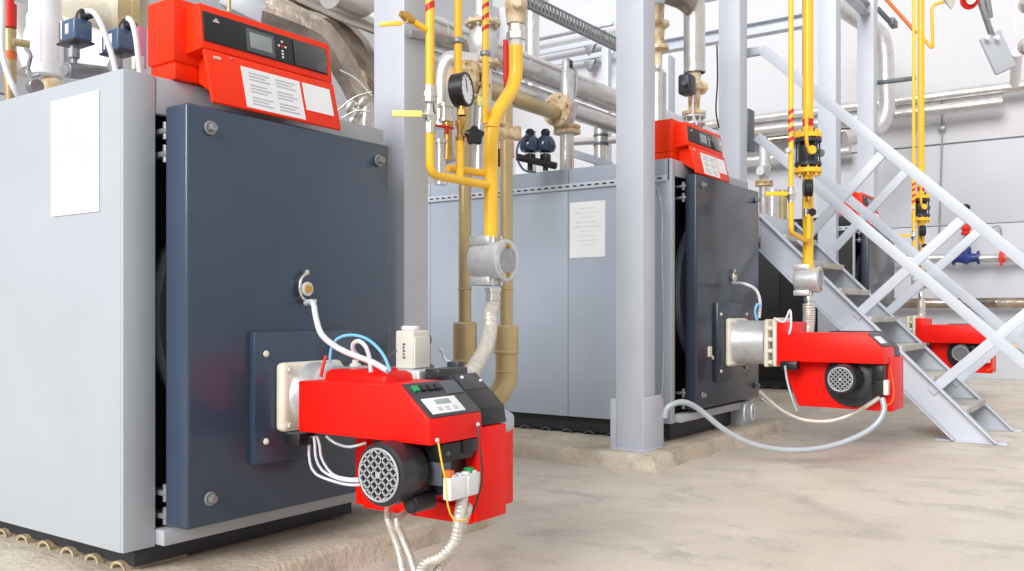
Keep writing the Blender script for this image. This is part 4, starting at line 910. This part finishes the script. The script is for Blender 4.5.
b = NB(); sweep(b, smoothpath([h0-Z*.08, h0-Z*.2, h0+Vector((-.06, 0, -.32)), h0+Vector((-.2, .02, -.4))], .005), ribbed(.045, .02, .05), 20); obj('hose', b, 'braid', t)
dup(t, SH+Vector((0, 0, .05)), 'distant metal hose above the distant burner behind the stairs')
# small outlet loop high on the distant train
run('vent_pipe', [AD(921, 35, 11.3), AD(933, 50, 11.2), AD(931.5, 5, 11.2), AD(950, 0, 11.2)], .02, 'yellow', 'thin yellow vent pipe bent in a hook near the top right', .08)
run('vent_pipe', [AD(884, -3, 11.6), AD(903, 18, 11.4), AD(916, 33, 11.3)], .022, 'orange', 'thin orange pipe slanting to the distant yellow gas pipe at top')
beam('support_bar', AD(876, 83, 11.6), AD(916, 78, 11.4), .05, .05, 'dkgrey', 'dark horizontal bracket bar holding the distant yellow gas pipes')
b = NB(); box(b, AD(888, 25, 12.4), AD(904, 18, 12.4)+Vector((.1, .1, 0)), .005); bar(b, AD(877, 8, 12.4), AD(890, 22, 12.4), .05, .05); single('support_bracket', b, 'dkgrey', 'dark angled bracket above the silver elbow duct', 'bracket')

# ---------------------------------------------------------------- ducts and wall pipes at the right
b = NB(); sweep(b, smoothpath([AD(838, 6, 13.2), AD(862, 22, 13.2), AD(880, 34, 13.2), AD(885.5, 56, 13.2), AD(886, 82, 13.2), AD(887, 108, 13.2), AD(882, 124, 13.2), AD(868, 133, 13.2), AD(845, 139, 13.2)], .08), .115, 28)
single('silver_duct', b, 'silver', 'S-shaped silver insulated duct elbow right of the far columns', 'duct')
def wall_pipe(px0, px1, p, r, m, label, X=14.85):
    c = AX(*p, X); y0 = AX(px0, 300, X).y; y1 = AX(px1, 300, X).y; lo, hi = min(y0, y1), max(y0, y1); L = hi-lo; n = max(2, int(L/1.0))
    b = NB(); lathe(b, (X, lo, c.z), (0, 1, 0), [(0, r)] + [q for i in range(1, n) for q in ((i*L/n-.02, r), (i*L/n-.015, r*1.05), (i*L/n+.015, r*1.05), (i*L/n+.02, r))] + [(L, r)], 24)
    return single('wall_pipe', b, m, label, 'pipe')
wall_pipe(1080, 630, (960, 94), .085, 'silver', 'upper silver cladded pipe high on the far wall')
wall_pipe(1003, 630, (960, 107), .08, 'silver', 'second silver pipe high on the far wall, ending near the corner', 14.78)
wall_pipe(850, 630, (770, 140), .06, 'foil', 'third foil-wrapped pipe high on the far wall behind the columns')
wall_pipe(850, 630, (770, 159), .09, 'silver', 'fourth cladded pipe on the far wall at the safety valve height')
wall_pipe(955, 845, (940, 258), .06, 'silver', 'silver pipe on far wall left of the blue valve')
wall_pipe(1080, 979, (1000, 258), .065, 'silver', 'silver pipe on far wall right of the blue valve')
wall_pipe(1080, 850, (980, 303), .075, 'foil', 'lowest foil-wrapped pipe on the far wall just above the distant burner')
t = thing('gate_valve', 'blue gate valve with black knob on the far wall pipe', 'valve', AX(966, 258, 14.8))
c = AX(966, 258, 14.8); b = NB(); lathe(b, c+Vector((0, -.18, 0)), (0, 1, 0), [(0, .1), (.03, .1), (.031, .06), (.12, .07), (.18, .1), (.24, .07), (.33, .06), (.331, .1), (.36, .1)], 24); lathe(b, c, Z, [(0, .07), (.15, .07), (.16, .05), (.3, .03), (.31, .02)], 16); obj('valve_body', b, 'navy', t)
b = NB(); lathe(b, c+Z*.33, Z, [(0, .03), (.02, .07), (.04, .07), (.06, .05), (.1, .07), (.14, .05), (.2, .03)], 16); obj('red_bellows', b, 'red_mark', t)
b = NB(); cyl(b, c+Z*.5, c+Z*.72, .015, 8); lathe(b, c+Z*.7, Z, [(0, .03), (.02, .06), (.06, .06), (.09, .03)], 10); obj('knob', b, 'blackp', t)
t = thing('ball_valve', 'small red-handled valve on the far wall pipe near the right edge', 'valve', AX(1002, 258, 14.75))
c = AX(1002, 257, 14.75); b = NB(); lathe(b, c+Vector((0, -.03, 0)), (0, 1, 0), [(0, .08), (.06, .08)], 16); bar(b, c+Vector((-.08, 0, -.13)), c+Vector((-.08, 0, .13)), .05, .03); obj('handle', b, 'red_mark', t)
run('wall_conduit', [AX(942, 92, 15.05), AX(942, 122, 15.05), AX(942, 130, 15.05), AX(939, 235, 15.05)], .012, 'galv', 'thin grey conduit running down the far wall', .05, 'conduit')
t = thing('wall_bracket', 'tiny clamp on the thin far wall conduit', 'bracket', AX(942, 128, 15.02)); b = NB(); box(b, AX(942, 131, 15.05)-Vector((.04, .05, 0)), AX(942, 126, 15.05)+Vector((0, .05, 0)), .01); obj('clamp', b, 'galv', t)
tube('wall_cable', [AX(992, 228, 15.0), AX(999, 226, 15.0), AX(1001, 232, 15.0), AX(1000, 240, 15.0)], .012, 'galv', 'short bent cable on the far wall above the red handle', 'cable')
beam('marking_tape', AX(1013, 345.5, 14.9), AX(1050, 345, 14.9), .04, .06, 'yellow', 'yellow strip low on the far wall at the right edge', 'strip')
# hanging plate lamp, horn and round fittings at the top right
t = thing('heater_lamp', 'grey flat paddle-shaped lamp hanging tilted at the top right', 'lamp', AD(985, 0, 10))
A = AD(990, 36, 10); B = AD(1006, 71, 10); u = (B-A).normalized(); s = Vector((FY, -FX, 0)); w = (s-u*s.dot(u)).normalized(); nn = u.cross(w)
tb = NB(); box(tb, (-.02, -.125, -.025), ((B-A).length, .125, .025), .03, seg=3)
b = NB(); merge(b, tb, 0, Matrix(((u.x, w.x, nn.x, A.x), (u.y, w.y, nn.y, A.y), (u.z, w.z, nn.z, A.z), (0, 0, 0, 1)))); obj('lamp_plate', b, 'frame', t)
b = NB(); bar(b, AD(977, -8, 10), AD(992, 36, 10), .06, .04); bar(b, AD(986, -8, 10), AD(990, 18, 10), .05, .05); obj('arm', b, 'galv', t)
b = NB()
for pp in ((986, 38), (996, 38)): c = AD(*pp, 9.93); cyl(b, c, c-Vector((FX, FY, 0))*.03, .025, 12)
obj('rivet', b, 'white', t)
t = thing('alarm_horn', 'red-rimmed round alarm horn at the top edge above the far wall pipes', 'alarm', AD(967, 3, 10))
dv = Vector((-FX, -FY, -.35)).normalized()
b = NB(); lathe(b, AD(966, 0, 10), dv, [(0, .05), (.05, .09), (.09, .1), (.1, .085), (.07, .06)], 28); obj('rim', b, 'red_mark', t)
b = NB(); lathe(b, AD(966, -1, 10), dv, [(.03, .03), (.1, .05), (.12, .055), (.1, .02)], 20); obj('cone', b, 'ivory', t)
b = NB(); lathe(b, AD(950, -2, 10), (.2, -.1, -1), [(0, .09), (.08, .04), (.13, .005)], 4); single('pendant_cone', b, 'ivory', 'small pointed grey shade beside the red-rimmed alarm horn', 'lamp')
for i, (px, py, lab) in enumerate(((1022, 5, 'upper round silver fitting cut by the right edge at the top'), (1021, 46, 'lower round silver fitting cut by the right edge'))):
    t = thing('round_fitting', lab, 'fitting', AD(px, py, 10))
    b = NB(); lathe(b, AD(px+3, py, 10.1), dv, [(0, .06), (.03, .09), (.1, .1), (.13, .08)], 28); obj('housing', b, 'chrome', t)
    b = NB(); lathe(b, AD(px+3, py, 10.1), dv, [(.12, .06), (.14, .055), (.145, .03)], 24); obj('lens', b, 'blackp' if i == 0 else 'ivory', t)
run('drop_pipe', [AD(1017, 52, 10.6), AD(1015, 83, 11.2)], .06, 'white', 'short white drop pipe below the lower round fitting')
run('drop_wire', [AD(1015.5, -3, 10.2), AD(1015.5, 36, 10.2)], .008, 'white', 'thin white wire hanging at the top right corner', cat='wire')

# ---------------------------------------------------------------- foil ducts behind the near control panel
b = NB(); sweep(b, smoothpath([AD(283, -22, 5.6), AD(310, -8, 5.6), AD(345, 8, 5.6), AD(378, 21, 5.6), AD(410, 34, 5.6)], .05), .085, 28); single('silver_duct', b, 'silver', 'pale silver duct slanting above the near control panel', 'duct')
b = NB(); A = [AD(268, 12, 5.4), AD(300, 24, 5.4), AD(326, 36, 5.4), AD(341, 55, 5.4), AD(356, 84, 5.4), AD(370, 112, 5.4)]; sweep(b, smoothpath(A, .12), lambda s_, t_: .1*(1+.06*sin(s_*23)), 7); single('silver_duct', b, 'foil', 'crumpled foil duct bending down beside the grey column, front one', 'duct')
b = NB(); A = [AD(290, 8, 5.8), AD(330, 28, 5.8), AD(356, 50, 5.8), AD(372, 80, 5.8), AD(386, 112, 5.8)]; sweep(b, smoothpath(A, .12), lambda s_, t_: .1*(1+.06*sin(s_*19)), 7); single('silver_duct', b, 'foil', 'crumpled foil duct behind the front crumpled duct at the column', 'duct')
b = NB(); bar(b, AD(230, 2, 5.9), AD(272, 22, 5.9), .3, .12); single('sheet_duct', b, 'frame', 'flat grey sheet metal duct at the top above the near panel', 'duct')
run('ceiling_pipe', [AD(229, -8, 5.0), AD(229, 12, 5.0)], .012, 'gold', 'thin tan pipe behind the top of the near control panel')
run('silver_pipe', [AD(367, 104, 5.3), AD(367, 140, 5.3)], .045, 'silver', 'short grey pipe stub under the crumpled foil ducts')
for i, (a_, c_, lab) in enumerate((((340, 70), (372, 96), 'upper'), ((338, 110), (372, 92), 'middle'), ((342, 118), (370, 112), 'lower'))):
    tube('tie_wire', [AD(*a_, 5.0), AD((a_[0]+c_[0])/2, (a_[1]+c_[1])/2-4, 5.0), AD(*c_, 5.0)], .005, 'chrome', '%s thin wire strung under the crumpled foil ducts' % lab, 'wire')
t = thing('copper_fitting', 'cluster of small nickel fittings behind the near panel, right side', 'fitting', AD(350, 130, 5.1))
b = NB()
for px, py, r in ((346, 112, .03), (352, 120, .035), (358, 108, .025), (349, 126, .03)): lathe(b, AD(px, py, 5.1), (.3, -.5, .7), [(0, r*.6), (.02, r), (.06, r), (.08, r*.5)], 12)
obj('fittings', b, 'chrome', t)

# ---------------------------------------------------------------- equipment on top of the near boiler, upper left
D = 4.3; k = D/FOC
t = thing('insulated_vessel', 'white wrapped upright vessel on top of the nearest boiler', 'vessel', AD(45, 92, D))
b = NB(); lathe(b, AD(45, 78, D), Z, [(0, 14*k), (2*k, 17*k), (60*k, 17*k), (64*k, 15*k), (110*k, 15*k)], 36); obj('wrap', b, 'white', t)
b = NB(); lathe(b, AD(52, 92, D), Z, [(0, 10*k), (6*k, 11*k), (10*k, 11*k), (13*k, 8*k), (18*k, 8*k)], 28); obj('collar', b, 'rust', t)
b = NB()
for px in (41, 58): sweep(b, [AD(px, 62, D-.1), AD(px, 22, D-.1)], .0015, 6)
obj('tape_line', b, 'pink', t)
t = thing('wall_socket', 'white insulated pipe section beside the two blue actuators', 'pipe', AD(95, 80, 4.5))
t.name = 'insulated_pipe'
b = NB(); sweep(b, [AD(48, 40, 4.6), AD(130, 72, 4.4)], .14, 28); obj('wrap', b, 'white', t)
b = NB(); lathe(b, AD(100, 8, 4.7), (.6, -.6, -.1), [(-.15, .16), (.1, .16), (.11, .19), (.15, .19), (.16, .15)], 32); single('steel_drum_flange', b, 'cream', 'white round flange at the top beside the orange side of the panel', 'flange')
b = NB(); lathe(b, AD(122, 6, 4.5), (.7, -.55, -.05), [(0, .15), (.06, .15), (.07, .17), (.1, .17), (.11, .12)], 36); single('round_flange', b, 'gold', 'tan rimmed round flange at the top left of the near red panel', 'flange')
def act(px, py, D, label):
    k = D/FOC; c = AD(px, py, D); t = thing('valve_actuator', label, 'actuator', c-Z*.07, 'blue-grey box actuators')
    w = 15*k
    b = NB(); box(b, c+Vector((-w*.55, -w, -12*k)), c+Vector((w*.75, w, 10*k)), .01, seg=3); obj('box', b, 'blue', t)
    b = NB(); box(b, c+Vector((-w*.65, -w*1.1, -14*k)), c+Vector((w*.85, w*1.1, -11.5*k)), .005); obj('flange_plate', b, 'gpanel', t)
    b = NB(); lathe(b, c+Vector((.02, -w*.4, 8*k)), Z, [(0, 6*k), (6*k, 6*k), (10*k, 5*k), (14*k, 2*k)], 16); cyl(b, c+Vector((.02, -w*.4, 13*k)), c+Vector((.02, -w*1.5, 13*k)), 3.5*k, 12); obj('cable_gland', b, 'blackp', t)
    b = NB(); box(b, c+Vector((-w*.56, -w*.3, -5*k)), c+Vector((-w*.54, w*.1, 5*k)), .0); box(b, c+Vector((-w*.575, w*.5, -9*k)), c+Vector((-w*.54, w*.65, 9.5*k)), .002); obj('label_plate', b, 'white', t)
    b = NB(); lathe(b, c-Z*12*k, -Z, [(0, 4*k), (6*k, 4*k), (6.1*k, 5.5*k), (15*k, 5.5*k), (16*k, 3*k), (22*k, 3*k)], 8); obj('spindle', b, 'galv', t)
    return t
act(74, 31, 3.75, 'left blue-grey actuator box on top of the nearest boiler')
act(117, 41, 3.75, 'right blue-grey actuator box nearer the orange control panel side')
b = NB(); cyl(b, AD(66, 70, 3.7), AD(106, 74, 3.85), .032, 24, ch=.004); cyl(b, AD(64.5, 69.8, 3.69), AD(66, 70, 3.7), .02, 16); single('spring_handle', b, 'galv', 'dark grey round bar lying under the left actuator box', 'handle')
tube('signal_cable', [AD(86, 11, 3.6), AD(93, 12, 3.6), AD(100, 22, 3.6), AD(107, 40, 3.6), AD(112, 56, 3.6), AD(116, 72, 3.6)], .011, 'white', 'white cable arching from the left blue actuator box', 'cable')
tube('signal_cable', [AD(127, 18, 3.6), AD(132, 22, 3.6), AD(136, 38, 3.6), AD(138, 55, 3.6), AD(140, 74, 3.6)], .011, 'white', 'white cable hanging from the right blue actuator box', 'cable')
tube('signal_cable', [AD(2, -6, 3.7), AD(2, 20, 3.7), AD(2, 50, 3.7), AD(7, 72, 3.7), AD(14, 88, 3.7), AD(22, 102, 3.75)], .012, 'white', 'white hose curving down at the far left edge', 'hose')
t = thing('sampling_pipe', 'red and tan upright pipe with orange band at far left', 'pipe', AD(11, 108, 3.95)); k = 3.95/FOC
b = NB(); lathe(b, AD(10, 118, 3.95), Z, [(0, 3.5*k), (20*k, 4.5*k), (40*k, 6*k), (88*k, 6*k), (89*k, 5*k)], 20); cc = AD(13, 42, 3.9); cyl(b, cc, cc+Vector((.06, -.02, 0)), 4*k, 12); obj('lower_pipe', b, 'gold', t)
b = NB(); lathe(b, AD(10, 28, 3.95), Z, [(0, 6.2*k), (24*k, 6.2*k), (25*k, 4*k), (30*k, 4*k)], 20); obj('red_cap', b, 'red_mark', t)
b = NB(); lathe(b, AD(10, 60, 3.95), Z, [(0, 6.4*k), (8*k, 6.4*k)], 20); obj('orange_band', b, 'orange', t)
tube('brake_link', [AD(26, 48, 3.8), AD(31, 56, 3.8), AD(28, 68, 3.8), AD(33, 76, 3.8), AD(40, 74, 3.8)], .008, 'galv', 'small bent steel link at the foot of the white wrapped vessel', 'link')
b = NB(); cyl(b, AD(33, 87, 3.75), AD(37, 86, 3.72), .03, 20, ch=.004); single('round_plug', b, 'galv', 'small round grey plug just above the boiler top edge at left', 'plug')
b = NB(); bar(b, AD(141.5, 68, 4.4), AD(141.5, 27, 4.4), .045, .01); single('pink_board', b, 'pink', 'narrow pink strip left of the orange panel side', 'board')
b = NB(); box(b, AD(131, 70, 4.2), AD(131, 55, 4.2)+Vector((.05, -.03, 0)), .006); single('socket_box', b, 'ivory', 'small ivory socket box behind the right blue actuator', 'socket')
run('silver_pipe', [AD(20, 8, 6.5), AD(20, 30, 6.5), AD(35, 70, 6.5)], .12, 'silver', 'silver pipe behind the tan upright pipe at far left', .2)

for o in list(C.objects):
    if '_at' in o: del o['_at']

# ---------------------------------------------------------------- camera and light
cam = bpy.data.objects.new('camera', bpy.data.cameras.new('camera')); C.objects.link(cam)
cam.location = (0, 0, EYE)
cam.rotation_euler = (pi/2, 0, ANG-pi/2)
cam.data.sensor_width = 36; cam.data.lens = FOC/1024*36
cam.data.shift_y = (311.5-285.5)/1024
cam.data.clip_start = .05; cam.data.clip_end = 200
bpy.context.scene.camera = cam
w = bpy.data.worlds.new('daylight'); bpy.context.scene.world = w; w.use_nodes = True
N, L = w.node_tree.nodes, w.node_tree.links
bg = N['Background']; tc = N.new('ShaderNodeTexCoord'); sp = N.new('ShaderNodeSeparateXYZ'); rp = N.new('ShaderNodeValToRGB')
L.new(tc.outputs['Generated'], sp.inputs[0]); L.new(sp.outputs['Z'], rp.inputs['Fac']); L.new(rp.outputs['Color'], bg.inputs['Color'])
rp.color_ramp.elements[0].position = 0; rp.color_ramp.elements[0].color = (.72, .72, .74, 1)
rp.color_ramp.elements[1].position = .5; rp.color_ramp.elements[1].color = (1, 1, 1.0, 1)
bg.inputs['Strength'].default_value = .88
sun = bpy.data.objects.new('daylight_sun', bpy.data.lights.new('daylight_sun', 'SUN')); C.objects.link(sun)
sun.data.energy = 3.1; sun.data.angle = radians(30); sun.data.color = (1, .985, .96)
sun.rotation_euler = Vector((1, .05, -.5)).to_track_quat('-Z', 'Y').to_euler()
vs = bpy.context.scene.view_settings
bpy.context.scene.display_settings.display_device = 'sRGB'
vs.view_transform = 'Standard'; vs.look = 'None'; vs.gamma = 1; vs.use_curve_mapping = False; vs.exposure = 0.0
